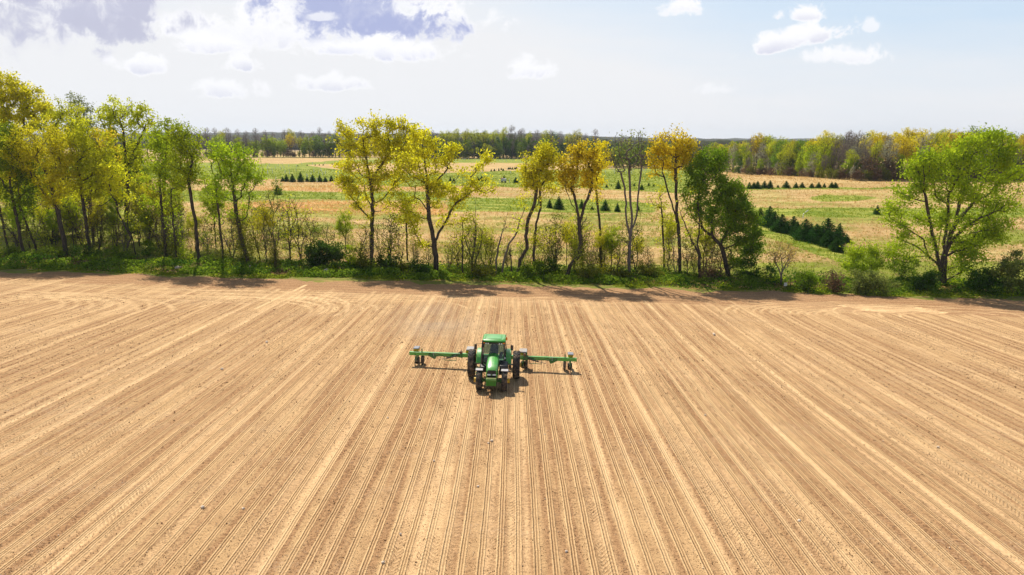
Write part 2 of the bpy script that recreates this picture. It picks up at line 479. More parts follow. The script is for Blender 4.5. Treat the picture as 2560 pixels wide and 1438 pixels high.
for (x, y, rx, ry, dn, dk) in ((370, 165, 78, 32, .9, .5), (598, 158, 50, 32, .9, .6), (830, 208, 88, 30, .8, .5), (570, 226, 90, 30, .8, .5), (1320, 178, 62, 36, .95, .5),
                              (1702, 20, 56, 34, 1., .5), (2018, 34, 66, 26, 1., .4), (2030, 145, 52, 26, .8, .25), (2140, 146, 82, 30, .9, .35), (2182, 66, 26, 20, .7, .1), (1790, 225, 60, 20, .5, .12)):
    c = cloud(c, x, y, rx, ry, dn, dk, soft=.3)
c = cloud(c, 1990, 100, 120, 34, 1., .55, tilt=.22, soft=.3)
t.link(c, bg.inputs[0]); bg.inputs[1].default_value = STR
world.cycles.sampling_method = 'MANUAL'; world.cycles.sample_map_resolution = 512

cam = bpy.data.cameras.new('camera'); co = bpy.data.objects.new('camera', cam); col.objects.link(co); scn.camera = co
cam.sensor_width = 36; cam.lens = 36 * F / 2560; cam.clip_end = 20000; cam.clip_start = .5
co.matrix_world = Matrix.Translation(CAM) @ Matrix.Rotation(PI / 2 - PITCH, 4, 'X') @ Matrix.Rotation(ROLL, 4, 'Z')
scn.view_settings.view_transform = 'Standard'; scn.view_settings.look = 'None'; scn.view_settings.exposure = 0.28; scn.view_settings.gamma = 1
scn.cycles.max_bounces = 6; scn.cycles.diffuse_bounces = 2; scn.cycles.glossy_bounces = 3; scn.cycles.transparent_max_bounces = 12; scn.cycles.transmission_bounces = 4
scn.cycles.volume_bounces = 0; scn.cycles.use_denoising = True

# ------------------------------------------------------------------ plant materials
BARK['bark'] = bark_mat('bark', (.035, .026, .020), (.12, .095, .07))
BARK['pale'] = bark_mat('bark_pale', (.10, .08, .065), (.26, .21, .17))
BARK['grey'] = bark_mat('bark_grey', (.09, .075, .07), (.21, .175, .16))
LEAF['gold'] = leaf_mat('leaf_gold', (.42, .42, .010), (.92, .86, .04), 0.6)
LEAF['olive'] = leaf_mat('leaf_olive_gold', (.30, .34, .010), (.76, .76, .035), 0.58)
LEAF['orange'] = leaf_mat('leaf_orange_gold', (.46, .38, .010), (.94, .78, .04), 0.6)
LEAF['lime'] = leaf_mat('leaf_lime', (.17, .28, .010), (.56, .66, .025), 0.58)
LEAF['green'] = leaf_mat('leaf_green', (.07, .14, .010), (.30, .42, .022), 0.52)
LEAF['dark'] = leaf_mat('leaf_dark', (.035, .09, .012), (.12, .22, .022))
LEAF['spruce'] = leaf_mat('spruce_needle', (.025, .08, .014), (.07, .17, .03), 0.3)
LEAF['twig'] = leaf_mat('twig_bud', (.26, .20, .16), (.52, .42, .34), 0.3)
LEAF['blossom'] = leaf_mat('blossom', (.28, .30, .15), (.60, .56, .42), .4)
LEAF['ochre'] = leaf_mat('leaf_ochre', (.38, .26, .05), (.66, .48, .09), 0.5)
LEAF['sage'] = leaf_mat('leaf_sage', (.10, .14, .03), (.32, .35, .08), 0.5)
LEAF['vine'] = leaf_mat('leaf_vine', (.07, .09, .010), (.30, .31, .03), 0.5)
LEAF['brown'] = leaf_mat('leaf_brown', (.10, .06, .035), (.26, .17, .09), .3)
LEAF['straw'] = leaf_mat('grass_straw', (.54, .35, .12), (.80, .58, .24), 0.5)
LEAF['rust'] = leaf_mat('grass_rust', (.66, .37, .10), (.85, .55, .22), 0.5)
LEAF['grass'] = leaf_mat('grass_green', (.12, .20, .010), (.42, .46, .04), 0.5)
LEAF['herb'] = leaf_mat('herb_green', (.07, .15, .010), (.30, .40, .03), 0.55)

# ------------------------------------------------------------------ meadow and far ground (one sheet to the horizon)
def band_mask(px, py, bands, soft=3.):
    m = np.zeros_like(px)
    for xs, top, bot, v in bands:
        T = np.interp(px, xs, top); B = np.interp(px, xs, bot)
        ins = (px >= xs[0] - 20) & (px <= xs[-1] + 20)
        s = sstep(-soft, soft, py - T) * sstep(-soft, soft, B - py) * sstep(xs[0] - 20, xs[0] + 20, px) * (1 - sstep(xs[-1] - 20, xs[-1] + 20, px))
        m = np.maximum(m, s * v * ins)
    return m
GREEN = [
    ((-400, 400, 640, 745, 900), (405, 405, 408, 410, 432), (447, 447, 448, 450, 455), 1.),
    ((745, 870, 1000, 1290, 1460), (408, 400, 396, 397, 399), (413, 409, 407, 407, 409), 1.),
    ((480, 700, 900, 1040), (391, 392, 394, 396), (394, 394, 396, 398), .9),
    ((860, 1040, 1200, 1450, 1640, 1760), (436, 436, 430, 424, 420, 424), (463, 466, 466, 470, 480, 482), 1.),
    ((-400, 470, 620, 1120), (470, 474, 478, 480), (505, 502, 500, 501), .85),
    ((-400, 0, 470), (515, 520, 530), (640, 640, 640), .55),
    ((1120, 1300, 1520, 1640), (493, 495, 500, 510), (528, 528, 533, 535), .9),
    ((1780, 2000, 2300, 2420), (470, 468, 466, 464), (476, 473, 471, 467), .9),
    ((2020, 2060, 2140, 2200), (494, 487, 488, 496), (498, 506, 505, 498), .7),
    ((1860, 2000, 2300, 2700), (518, 519, 522, 520), (538, 541, 548, 545), .9),
    ((1895, 1960, 2050, 2130, 2200), (560, 580, 602, 622, 640), (586, 608, 640, 665, 690), 1.),
    ((-400, 300, 760, 1280, 1700, 2200, 3000), (600, 610, 652, 660, 660, 650, 650), (900, 900, 900, 900, 900, 900, 900), .6),
    ((2380, 2480, 2700), (590, 582, 580), (615, 610, 610), .6),
    ((-400, 3000), (355, 355), (372, 372), .5),
]
RUST = [((560, 700, 860, 1120), (508, 503, 504, 510), (524, 532, 534, 540), 1.), ((640, 1100), (462, 466), (478, 480), .45), ((2050, 2150), (484, 486), (500, 500), .4), ((1380, 1480), (404, 405), (411, 411), .8), ((1040, 1200, 1500), (545, 550, 560), (575, 590, 600), .3)]
ns = 460; ny = 380
ss = np.linspace(-1, 1, ns); yy = np.concatenate([np.array([-60, -20, 20., 60.]), 84.4 * (7000 / 84.4)**np.linspace(0, 1, ny - 4)**1.25])
S_, Y_ = np.meshgrid(ss, yy)
Xg = S_ * (np.maximum(Y_, 84) * 1.05 + 20)
EY = edge_y(Xg)
Yg = np.where(Y_ > 84, Y_ + (EY - 84.4) * (1 - sstep(84.4, 110, Y_)) + .35, Y_)
Zg = ground_z(Xg, Yg)
Zg = np.where(Y_ < 84, Zg - .6, Zg)
pxg, pyg = project(Xg, np.maximum(Yg, 40), Zg)
wob = 9 * (fnoise(Xg * .07, Yg * .05) - .5) * np.clip(160 / Yg, .15, 1.6)
g = band_mask(pxg, pyg + wob, GREEN, 2.2); ru = band_mask(pxg, pyg + wob, RUST, 4.)
g = np.where(Yg > 1500, np.maximum(g, .8), g)
idx = np.arange(ns * len(yy)).reshape(len(yy), ns)
fc = np.stack([idx[:-1, :-1], idx[:-1, 1:], idx[1:, 1:], idx[1:, :-1]], 2).reshape(-1, 4)
gm = np_mesh('ground', np.stack([Xg, Yg, Zg], 2).reshape(-1, 3), fc, True)
for nm, arr in (('green', g), ('rust', ru)):
    a = gm.attributes.new(nm, 'FLOAT', 'POINT'); a.data.foreach_set('value', arr.ravel().astype(np.float32))
m, t, out = material('meadow')
gp = t.new('ShaderNodeNewGeometry').outputs['Position']; x, y, z = t.sep(gp)
st = t.vec(t.m('MULTIPLY', x, .35), y, 0.)
na = t.noise(st, .35, 6, .62); nb = t.noise(gp, 1.7, 5, .65); nc = t.noise(gp, .06, 4, .6)
straw = t.mix(t.rng(nb, .32, .7), (.38, .24, .085), (.62, .42, .175))
straw = t.mix(t.rng(na, .38, .62, 0., .7), straw, (.68, .48, .23))
straw = t.mix(t.rng(nc, .48, .66, 0., .6), straw, (.46, .29, .13))
straw = t.mix(t.m('MULTIPLY', t.rng(t.noise(t.vec(t.m('MULTIPLY', x, .5), y), 1.1, 4, .7), .55, .68), .5), straw, (.25, .17, .06))
grn = t.mix(t.rng(nb, .3, .7), (.095, .165, .012), (.25, .295, .025))
grn = t.mix(t.rng(na, .42, .66, 0., .8), grn, (.46, .44, .09))
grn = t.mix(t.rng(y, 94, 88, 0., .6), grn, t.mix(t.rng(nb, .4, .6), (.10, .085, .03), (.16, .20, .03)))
rus = t.mix(t.rng(nb, .3, .7), (.55, .27, .07), (.70, .43, .17))
gf = t.m('ADD', t.attr('green'), t.m('MULTIPLY', t.m('SUBTRACT', na, .5), 1.1))
gf = t.rng(t.m('ADD', gf, t.m('MULTIPLY', t.m('SUBTRACT', nb, .5), .7)), .28, .66)
stray = t.m('MULTIPLY', t.rng(t.noise(st, .11, 5, .6), .42, .60, 0., .8), t.rng(y, 200, 125, .12, 1.))
c = t.mix(t.m('MULTIPLY', t.attr('rust'), t.rng(na, .35, .6, .3, 1.)), straw, rus)
c = t.mix(t.m('MAXIMUM', gf, stray), c, grn)
far = t.rng(y, 520, 800)
fcol = t.mix(t.rng(t.noise(t.vec(t.m('MULTIPLY', x, .25), y), .006, 3), .42, .58), (.22, .15, .12), (.05, .085, .03))
c = t.mix(far, c, fcol)
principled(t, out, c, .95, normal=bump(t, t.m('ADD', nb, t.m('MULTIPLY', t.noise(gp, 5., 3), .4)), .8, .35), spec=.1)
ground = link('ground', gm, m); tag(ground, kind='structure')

# ------------------------------------------------------------------ the sown field
xs = np.concatenate([np.linspace(-190, -74, 60)[:-1], np.arange(-74, 74.001, .1), np.linspace(74, 190, 60)[1:]])
yr = np.concatenate([np.arange(-25, 16, 1.), np.arange(16, 66, .5)]); tt = np.linspace(0, 1, 150)
nx = len(xs); Xf = np.tile(xs, (len(yr) + len(tt), 1)); ee = edge_y(xs)
Yf = np.concatenate([np.tile(yr[:, None], (1, nx)), 66 + tt[:, None] * (ee + .6 - 66)[None]])
HL = np.interp(xs, [-190, -60, -20, 0, 30, 60, 190], [72, 75.5, 73.3, 72.4, 71.3, 69.5, 65]) + 2.2 * (vnoise(np.floor((xs + 1.3) / 6.1) * 3.7, xs * 0 + 5.) - .5)          # where the rows end
trk = np.zeros(Xf.shape); tread = np.zeros(Xf.shape)
rowm = 1 - sstep(-.3, .3, Yf - HL[None] - 1.2 * (vnoise(Xf * .16, Yf * 0 + 2) - .5))
wav = .12 * (fnoise(Yf * .05, Xf * .02 + 3, 3) - .5) * 2
XW = Xf + wav
r2 = np.random.default_rng(11)
def stripe(x0, w, a, soft=.08, tr=0.):
    ci = np.where(np.abs(xs - x0) < w + .6)[0]
    if not len(ci): return
    sl = (slice(None), slice(ci[0], ci[-1] + 1)); Y = Yf[sl]
    s = (1 - sstep(w / 2 - soft, w / 2 + soft, np.abs(XW[sl] - x0)))
    s = s * (.45 + .55 * (fnoise(Y * .35 + x0 * 7, XW[sl] * 4 + x0 * 3, 2))); w = w * .8
    ext = np.where(Y > HL[None, sl[1]] + 2.5 * float(vnoise(x0 * 5, 0.)), 0, 1)
    trk[sl] = np.maximum(trk[sl], s * a * ext); tread[sl] = np.maximum(tread[sl], s * tr * ext)
for k in range(-8, 9):
    c0 = -1.3 + 12.2 * k + (r2.uniform(-.5, .5) if k else 0)
    for o in (-.78, .78): stripe(c0 + o, .34, .42, tr=.7)
    for o in (-1.5, 1.5): stripe(c0 + o, .52, .62, tr=.9, soft=.1)
    for o in (-5.1, -1.95, 1.95, 5.1): stripe(c0 + o + r2.uniform(-.1, .1), .24, r2.uniform(.35, .7))
for x0, w, a in ((4.4, .42, 1.), (7.7, .5, .95), (11, .3, .8), (14.6, .4, .95), (18.5, .45, .9), (20.5, .3, .85), (24.4, .42, 1.), (27.5, .36, .9), (30.7, .4, .9), (34, .36, .9), (37.6, .3, .8), (41, .4, .9), (45, .4, .8), (49, .4, .9), (54, .4, .8), (59, .5, .8),
                 (-3.2, .6, .8), (-8.4, .55, .85), (-14.2, .4, .9), (-15.3, .5, .95), (-18.6, .3, .7), (-23.3, .6, 1.), (-25.9, .55, 1.), (-29.2, .3, .7), (-34, .5, .9), (-38, .4, .8), (-42.5, .5, .9), (-46, .4, .7), (-51, .6, .9), (-56, .4, .8), (-2.3, .3, .7), (0.2, .35, .6), (-.75, .4, .6)):
    stripe(x0, w * .85, a * .92, soft=.14)
for x0 in (8.45, 9.0, 21.4, 22.3, 33., 47.2, -9.3, -4.0, -20.1, -36.5, 3.5): stripe(x0, .55, .5, tr=1.)
# turning tracks on the headland: every wheel leaves its own curve
def arcline(pts, w=.34, a=.8, tr=.5):
    """bright band along a polyline of (x, y)"""
    global trk, tread
    pts = np.array(pts); x0, x1 = pts[:, 0].min() - 1, pts[:, 0].max() + 1; y0, y1 = pts[:, 1].min() - 1, pts[:, 1].max() + 1
    ci = np.where((xs > x0) & (xs < x1))[0]; 
    if not len(ci): return
    ri = np.where((Yf[:, ci[0]:ci[-1] + 1].max(1) > y0) & (Yf[:, ci[0]:ci[-1] + 1].min(1) < y1))[0]
    if not len(ri): return
    sl = (slice(ri[0], ri[-1] + 1), slice(ci[0], ci[-1] + 1)); X = Xf[sl]; Y = Yf[sl]; D = np.full(X.shape, 9.)
    for p, q in zip(pts[:-1], pts[1:]):
        d = q - p; L = (d**2).sum() + 1e-9
        u = np.clip(((X - p[0]) * d[0] + (Y - p[1]) * d[1]) / L, 0, 1)
        D = np.minimum(D, np.hypot(X - p[0] - u * d[0], Y - p[1] - u * d[1]))
    s = (1 - sstep(w / 2 - .1, w / 2 + .12, D)) * (.65 + .6 * vnoise(X * .8, Y * .8))
    trk[sl] = np.maximum(trk[sl], s * a); tread[sl] = np.maximum(tread[sl], s * tr)
def turn(px, py, rx_, ry_, a0, a1, offs=(-1.5, 1.5), a=.85):
    cx, cy = [float(q) for q in plane_hit(px, py)]
    for o in offs:
        th = np.radians(np.linspace(a0, a1, 15)); wv = r2.uniform(-.2, .2)
        arcline(np.stack([cx + (rx_ + o) * np.cos(th), cy + (ry_ + o * .8 + wv) * np.sin(th)], 1), .34, a)
def along(off, x0, x1, a=.5, w=.3, sl=0.):
    X = np.arange(x0, x1, 2.); arcline(np.stack([X, edge_y(X) - off + sl * (X - x0) + .25 * np.sin(X * .13)], 1), w, a, .9)
# far left nests
for k, (px_, rr) in enumerate(((40, 6), (75, 7.5), (110, 9), (150, 9))): turn(px_ - 110, 768, rr + 2, 6.5 + .3 * k, -10, 95, (-.6, .6), .75)
turn(165, 765, 5, 4.6, -25, 60, (-1.2, 0.2), .9); turn(-40, 772, 15, 7.5, 10, 100)
for (px_, py_, a_, b_) in ((505, 770, 11, 5.6), (560, 768, 10, 6.4), (600, 770, 9.5, 7.2), (640, 766, 11, 5.2)): turn(px_, py_, a_, b_, -5, 120, (-.7, .7), .85)
turn(700, 770, 5.5, 7.0, -20, 75, (-1., .8), .9); turn(830, 775, 14, 6.8, 60, 180, (-1.5, 0., 1.5), .6)
turn(320, 790, 18, 9, 60, 165, (-1.5, 1.5, 0), .6); turn(420, 772, 15, 7.6, 70, 170, (-1.5, 1.5), .7)
for k in range(6): turn(2170 + 6 * k, 792, 14 - 1.6 * k, 7.6 - 1.0 * k, 55, 178, (-.5, .5), .62)
turn(2050, 775, 20, 4.4, 0, 80, (-1.5, 1.5), .7); turn(2330, 790, 9, 5., 80, 185, (-1., 1.), .8); turn(2520, 800, 12, 5., 60, 180, (-1., 1.), .7)
turn(1750, 775, 12, 5.5, 100, 180, (-1.5, 1.5), .4); turn(1480, 770, 10, 5., 90, 180, (-1.5, 1.5), .45); turn(1130, 768, 9, 4.6, 60, 160, (-1.5, 1.5), .5)
turn(1000, 768, 8, 5.4, 10, 100, (-1.5, 1.5), .6); turn(1290, 768, 9, 4.4, 20, 120, (-1.5, 0., 1.5), .45)
for (px_, py_) in ((2235, 772), (2260, 778), (2200, 766)): turn(px_, py_, 4, .6, -60, 250, (-.6, .2, .6), 1.)
arcline([plane_hit(640, 770), plane_hit(765, 712)], .4, .9); arcline([plane_hit(690, 772), plane_hit(775, 722)], .35, .7)
for off, a_ in ((4.2, .35), (5.3, .4), (7.0, .45), (8.6, .55), (10.2, .6), (11.6, .5), (3.0, .25)): along(off, -80, 80, a_, .28, 0.002 * r2.uniform(-1, 1))
along(9., -74, 10, .7, .4, -.02)
Zf = field_z(Xf, Yf) - .035 * trk * (.6 + .4 * tread) + .06 * (fnoise(Xf * .22, Yf * .16, 3) - .5) * 2 + .02 * (fnoise(Xf * 1.2, Yf * .9, 2) - .5)
idx = np.arange(Xf.size).reshape(Xf.shape)
fc = np.stack([idx[:-1, :-1], idx[:-1, 1:], idx[1:, 1:], idx[1:, :-1]], 2).reshape(-1, 4)
fm = np_mesh('field', np.stack([Xf, Yf, Zf], 2).reshape(-1, 3), fc, True)
for nm, arr in (('trk', trk), ('tread', tread), ('rowm', rowm), ('xw', XW)):
    a = fm.attributes.new(nm, 'FLOAT', 'POINT'); a.data.foreach_set('value', arr.ravel().astype(np.float32))
m, t, out = material('tilled_soil')
gp = t.new('ShaderNodeNewGeometry').outputs['Position']; x, y, z = t.sep(gp)
trk_, tread_, row_, xw_ = t.attr('trk'), t.attr('tread'), t.attr('rowm'), t.attr('xw')
xx = t.m('ADD', xw_, t.m('MULTIPLY', t.m('SUBTRACT', t.noise(gp, 1.5, 2), .5), .05))
fr = t.m('FRACT', t.m('ADD', t.m('DIVIDE', t.m('ADD', xx, 1.3), .66), 200.))
w = t.m('MULTIPLY', t.m('ABSOLUTE', t.m('SUBTRACT', fr, .5)), .66)
groove = t.m('SUBTRACT', 1., t.rng(t.m('ABSOLUTE', t.m('SUBTRACT', w, .042)), .008, .024))
ridge = t.m('SUBTRACT', 1., t.rng(t.m('ABSOLUTE', t.m('SUBTRACT', w, .105)), .02, .05))
center = t.m('SUBTRACT', 1., t.rng(w, .015, .035))
long1 = t.noise(t.vec(t.m('MULTIPLY', xx, 1.), t.m('MULTIPLY', y, .035), 0.), 1.9, 4, .6)      # bands that run with the rows
long2 = t.noise(t.vec(xx, t.m('MULTIPLY', y, .02), 7.), 7., 3, .6)
big = t.noise(gp, .07, 5, .6); mid = t.noise(gp, .8, 5, .6)
clod = t.noise(gp, 7., 6, .72); fine = t.noise(gp, 22., 4, .7)
vor = t.new('ShaderNodeTexVoronoi'); t.link(gp, vor.inputs['Vector']); vor.inputs['Scale'].default_value = 5.5; vor.inputs['Randomness'].default_value = 1.
speck = t.m('SUBTRACT', 1., t.rng(vor.outputs['Distance'], .07, .17))
sepc = t.new('ShaderNodeSeparateColor'); t.link(vor.outputs['Color'], sepc.inputs[0])
speckm = t.m('MULTIPLY', speck, t.rng(sepc.outputs[0], .80, .88))
speckd = t.m('MULTIPLY', speck, t.rng(sepc.outputs[1], .62, .70))
rough_ = t.m('SUBTRACT', 1., t.m('MULTIPLY', trk_, .8))
dark = (.14, .066, .028); midc = (.48, .27, .128); pale = (.80, .53, .265)
c = t.mix(t.rng(t.m('ADD', t.m('MULTIPLY', clod, .6), t.m('MULTIPLY', fine, .4)), .385, .575), dark, midc)
c = t.mix(t.rng(big, .35, .65, 0., .45), c, (.46, .275, .135))
pb = t.m('MULTIPLY', t.m('MULTIPLY', row_, t.rng(long1, .44, .62, .05, .95)), t.rng(mid, .3, .6, .55, 1.))
c = t.mix(t.m('MULTIPLY', pb, t.rng(fine, .36, .55, .45, .85)), c, (.66, .43, .21))
fr_ = t.rng(mid, .3, .6, .55, 1.)
c = t.mix(t.m('MULTIPLY', t.m('MULTIPLY', t.m('MULTIPLY', ridge, row_), t.rng(long2, .3, .6, .45, 1.)), t.m('MULTIPLY', fr_, .85)), c, pale)
c = t.mix(t.m('MULTIPLY', t.m('MULTIPLY', center, row_), .6), c, pale)
c = t.mix(t.m('MULTIPLY', t.m('MULTIPLY', groove, row_), t.rng(mid, .3, .7, .25, .6)), c, (.24, .115, .042))
chev = t.m('SINE', t.m('MULTIPLY', t.m('ADD', y, t.m('MULTIPLY', t.m('ABSOLUTE', t.m('SUBTRACT', fr, .5)), .9)), 27.))
treadf = t.m('MULTIPLY', t.rng(chev, .1, .7), t.m('MULTIPLY', tread_, t.rng(t.noise(gp, .5, 3), .38, .6)))
c = t.mix(t.m('MULTIPLY', trk_, t.rng(clod, .38, .56, .55, .95)), c, (.83, .57, .30))
c = t.mix(t.m('MULTIPLY', treadf, .45), c, (.42, .23, .095))
res = t.rng(t.noise(t.vec(t.m('MULTIPLY', x, .12), t.m('MULTIPLY', y, .5), 3.), .9, 5, .65), .5, .66)
c = t.mix(t.m('MULTIPLY', t.m('MULTIPLY', res, rough_), t.m('MULTIPLY', t.rng(t.noise(gp, 9., 4, .8), .5, .6), .35)), c, (.62, .46, .31))
# bare brown headland soil
hl = t.m('SUBTRACT', 1., row_)
c = t.mix(t.m('MULTIPLY', t.m('MULTIPLY', hl, t.m('SUBTRACT', 1., trk_)), t.rng(mid, .3, .7, .25, .7)), c, t.mix(t.rng(clod, .42, .58), (.26, .14, .065), (.47, .275, .14)))
c = t.mix(t.m('MULTIPLY', t.m('MULTIPLY', speckm, rough_), .5), c, (.74, .60, .46))
c = t.mix(t.m('MULTIPLY', t.m('MULTIPLY', speckd, rough_), .6), c, (.17, .105, .06))
h = t.m('MULTIPLY', t.m('ADD', t.m('MULTIPLY', clod, .05), t.m('MULTIPLY', fine, .016)), t.m('MULTIPLY_ADD', rough_, .9, .12))
h = t.m('ADD', h, t.m('MULTIPLY', t.m('MULTIPLY', speck, rough_), .022))
h = t.m('ADD', h, t.m('MULTIPLY', row_, t.m('SUBTRACT', t.m('MULTIPLY', ridge, .022), t.m('MULTIPLY', groove, .018))))
h = t.m('SUBTRACT', h, t.m('MULTIPLY', treadf, .03))
principled(t, out, c, .95, normal=bump(t, h, 1., 1.6), spec=.1)
field = link('field', fm, m); tag(field, kind='structure')
# ------------------------------------------------------------------ the trees of the field boundary
LEAFX = 3.2; LEAFS = 1.14; SPR_ = .38
HEDGE = 'trees along the field edge'
def T(label, stems, blobs, mat, R=.2, den=26, tipd=1.5, leaf=.22, bark='bark', name='tree', cat='tree', group=None, dy=0., depth=None, base=None, **kw):
    if not isinstance(stems[0][0], tuple): stems = [stems]
    blobs = [(q[0], q[1], q[2], q[3], (q[4] if len(q) > 4 else 1.)**.65) for q in blobs]
    base = base or stems[0][0]
    d = depth if depth is not None else ghit(*base)[1] + dy
    k = d / F / .975
    area = sum(PI * b[2] * b[3] * k * k * (b[4] if len(b) > 4 else 1.) for b in blobs)
    s2 = [stems[0][1:]] + stems[1:] if base == stems[0][0] else stems
    kw.setdefault('spread', SPR_)
    return px_plant(name, base, s2, blobs, max(8, int(area * tipd * 1.25)), int(area * den * LEAFX), leaf * LEAFS, R * .85, mat, label, cat, bark, group, dy, depth, **kw)

T('leaning thin dark tree at the very edge of the photo with yellow green crown', [(20, 622), (8, 560), (-6, 500), (-20, 420)],
  [(-20, 430, 55, 70), (-30, 350, 60, 60)], 'olive', .17)
T('green tree with slender leaning trunk, second trunk from the left end of the hedgerow', [(60, 640), (48, 580), (32, 500), (22, 430)],
  [(20, 420, 45, 60), (40, 470, 40, 40, .7), (5, 350, 50, 40), (70, 520, 25, 40, .5)], 'green', .22, den=30)
T('twin stemmed thin tree with crooked dark stems and sparse green crown beside the yellow tree', [(92, 626), (70, 570), (50, 520), (45, 470)],
  [(85, 440, 40, 50, .8), (60, 500, 35, 30, .5), (100, 480, 30, 40, .6)], 'green', .16, den=18)
# the two stems of the same stool
T('bright yellow tree with stout pale trunk and wide rounded crown left in the hedgerow', [(166, 638), (158, 590), (145, 530), (134, 490), (120, 440)],
  [(100, 340, 58, 44), (55, 355, 45, 45), (150, 350, 45, 50), (110, 410, 70, 50), (40, 420, 40, 50), (165, 430, 40, 50), (130, 480, 45, 30, .5), (25, 370, 40, 50)], 'gold', .33, den=30,
  bf=.3)
T('yellow orange tree on two close straight trunks with dense high crown', [(224, 626), (215, 560), (207, 500), (200, 440)],
  [(205, 340, 45, 48), (245, 370, 45, 50), (260, 420, 38, 50), (210, 420, 42, 50), (185, 380, 30, 40), (240, 465, 45, 35, .6), (200, 480, 30, 35, .5)], 'olive', .24, den=32)
T('orange tinged tree just behind the twin trunks, crown leaning to the open meadow', [(236, 620), (230, 560), (224, 500), (228, 440)],
  [(270, 400, 30, 45), (262, 350, 28, 36), (285, 455, 20, 35, .7)], 'orange', .22, den=28, dy=1.5)
T('small twisted tree with crossed lower stems and golden crown', [(314, 640), (320, 610), (328, 595), (310, 560), (295, 530), (288, 500)],
  [(278, 425, 28, 26), (295, 440, 24, 22), (270, 470, 26, 26), (300, 480, 24, 30, .7), (315, 530, 30, 20, .2)], 'gold', .14, den=24)
T('short crooked stem with bare side branches beside the small twisted tree', [(340, 636), (332, 600), (320, 570), (318, 530), (325, 500)],
  [(335, 545, 28, 30, .5), (318, 500, 20, 30, .5), (350, 560, 20, 20, .4)], 'olive', .1, den=8)
T('tall green and gold tree with thin straight trunk before the curved dark trunk tree', [(418, 643), (412, 600), (405, 540), (400, 480), (398, 430)],
  [(405, 345, 24, 32), (385, 400, 30, 45), (420, 400, 26, 45), (395, 460, 36, 35, .8), (378, 350, 22, 30), (430, 470, 22, 30, .5), (385, 510, 30, 25, .3)], 'lime', .2, den=24, vine=[(416, 620, 18, 28, 500)])
T('thin leaning pole tree with small green tuft beside the tall green and gold tree', [(443, 648), (438, 600), (432, 550), (428, 500)],
  [(432, 495, 18, 28, .8), (438, 440, 18, 30, .8)], 'lime', .13, den=18, vine=[(440, 625, 14, 25, 350)])
T('tall green tree with smoothly curved dark bare trunk standing clear of its neighbours', [(497, 652), (494, 610), (490, 560), (480, 510), (474, 470), (468, 430)],
  [(462, 350, 34, 45), (440, 340, 28, 36), (482, 345, 22, 40), (475, 410, 34, 40), (445, 400, 30, 40), (455, 450, 34, 25, .7), (490, 440, 18, 25, .6)], 'lime', .24, den=30, tipd=1.8)
T('spindly tree with thin pale trunk and see-through lime crown beside the ivy tangled tree', [(556, 658), (554, 600), (548, 540), (541, 490), (538, 440)],
  [(545, 400, 26, 34), (530, 450, 26, 40, .6), (560, 470, 24, 40, .5), (540, 520, 30, 40, .3)], 'lime', .15, den=18, vine=[(556, 640, 26, 26, 700), (548, 590, 14, 30, 300)])
T('lime green tree with ivy tangled leaning dark trunk and broad loose crown', [(622, 662), (610, 620), (600, 580), (592, 540), (586, 490), (578, 440)],
  [(580, 378, 44, 34), (545, 385, 32, 32), (610, 400, 40, 30), (640, 430, 24, 24, .8), (580, 430, 50, 34), (625, 470, 28, 36, .7), (600, 510, 40, 36, .5), (560, 470, 36, 30, .6)], 'lime', .3, den=32, tipd=1.8,
  vine=[(618, 620, 34, 40, 1900), (600, 560, 24, 40, 900)])
# small old snag under creeper
T('short dead snag wrapped in brown creeper between the lime tree and the round bush', [(688, 674), (687, 640), (688, 600), (687, 556)], [(690, 610, 20, 45, .5)], 'brown', .22, den=10, tipd=1.2, leaf=.16, vine=[(687, 645, 13, 32, 900)])
T('tall golden oak with straight dark trunk and wide open crown reaching above the skyline', [[(930, 650), (930, 600), (931, 540), (930, 480), (922, 430), (912, 385), (905, 340)], [(928, 455), (948, 420), (972, 385), (990, 350)], [(926, 545), (900, 520), (885, 500)], [(906, 385), (885, 360), (870, 330)]],
  [(912, 305, 34, 24), (870, 325, 26, 26), (960, 320, 34, 28), (1000, 330, 34, 36), (1035, 345, 26, 34), (940, 360, 50, 32), (880, 385, 34, 30), (990, 380, 40, 30), (930, 420, 55, 28, .8), (870, 410, 28, 20, .7), (875, 465, 36, 26, .8), (960, 460, 40, 22, .6), (900, 500, 45, 28, .7), (980, 500, 30, 24, .5), (890, 545, 40, 22, .3), (858, 355, 26, 34, .8), (1030, 400, 26, 40, .8), (860, 430, 26, 30, .7), (1000, 440, 40, 30, .7)],
  'gold', .32, den=30, tipd=1.9, leaf=.26, spread=.36, bf=.28, base=None)
T('slim tree with thin trunk and low golden crown right beside the tall golden oak', [(1018, 650), (1017, 600), (1016, 560), (1014, 510)],
  [(1010, 490, 28, 26), (1030, 510, 30, 26, .8), (1000, 540, 30, 28, .5), (1040, 560, 26, 26, .3), (1016, 590, 30, 20, .15)], 'olive', .15, den=18)
T('thin bare sapling trunk close to the foot of the tall golden oak', [(975, 664), (978, 620), (980, 570)], [(980, 590, 22, 50, .5)], 'olive', .09, den=8)
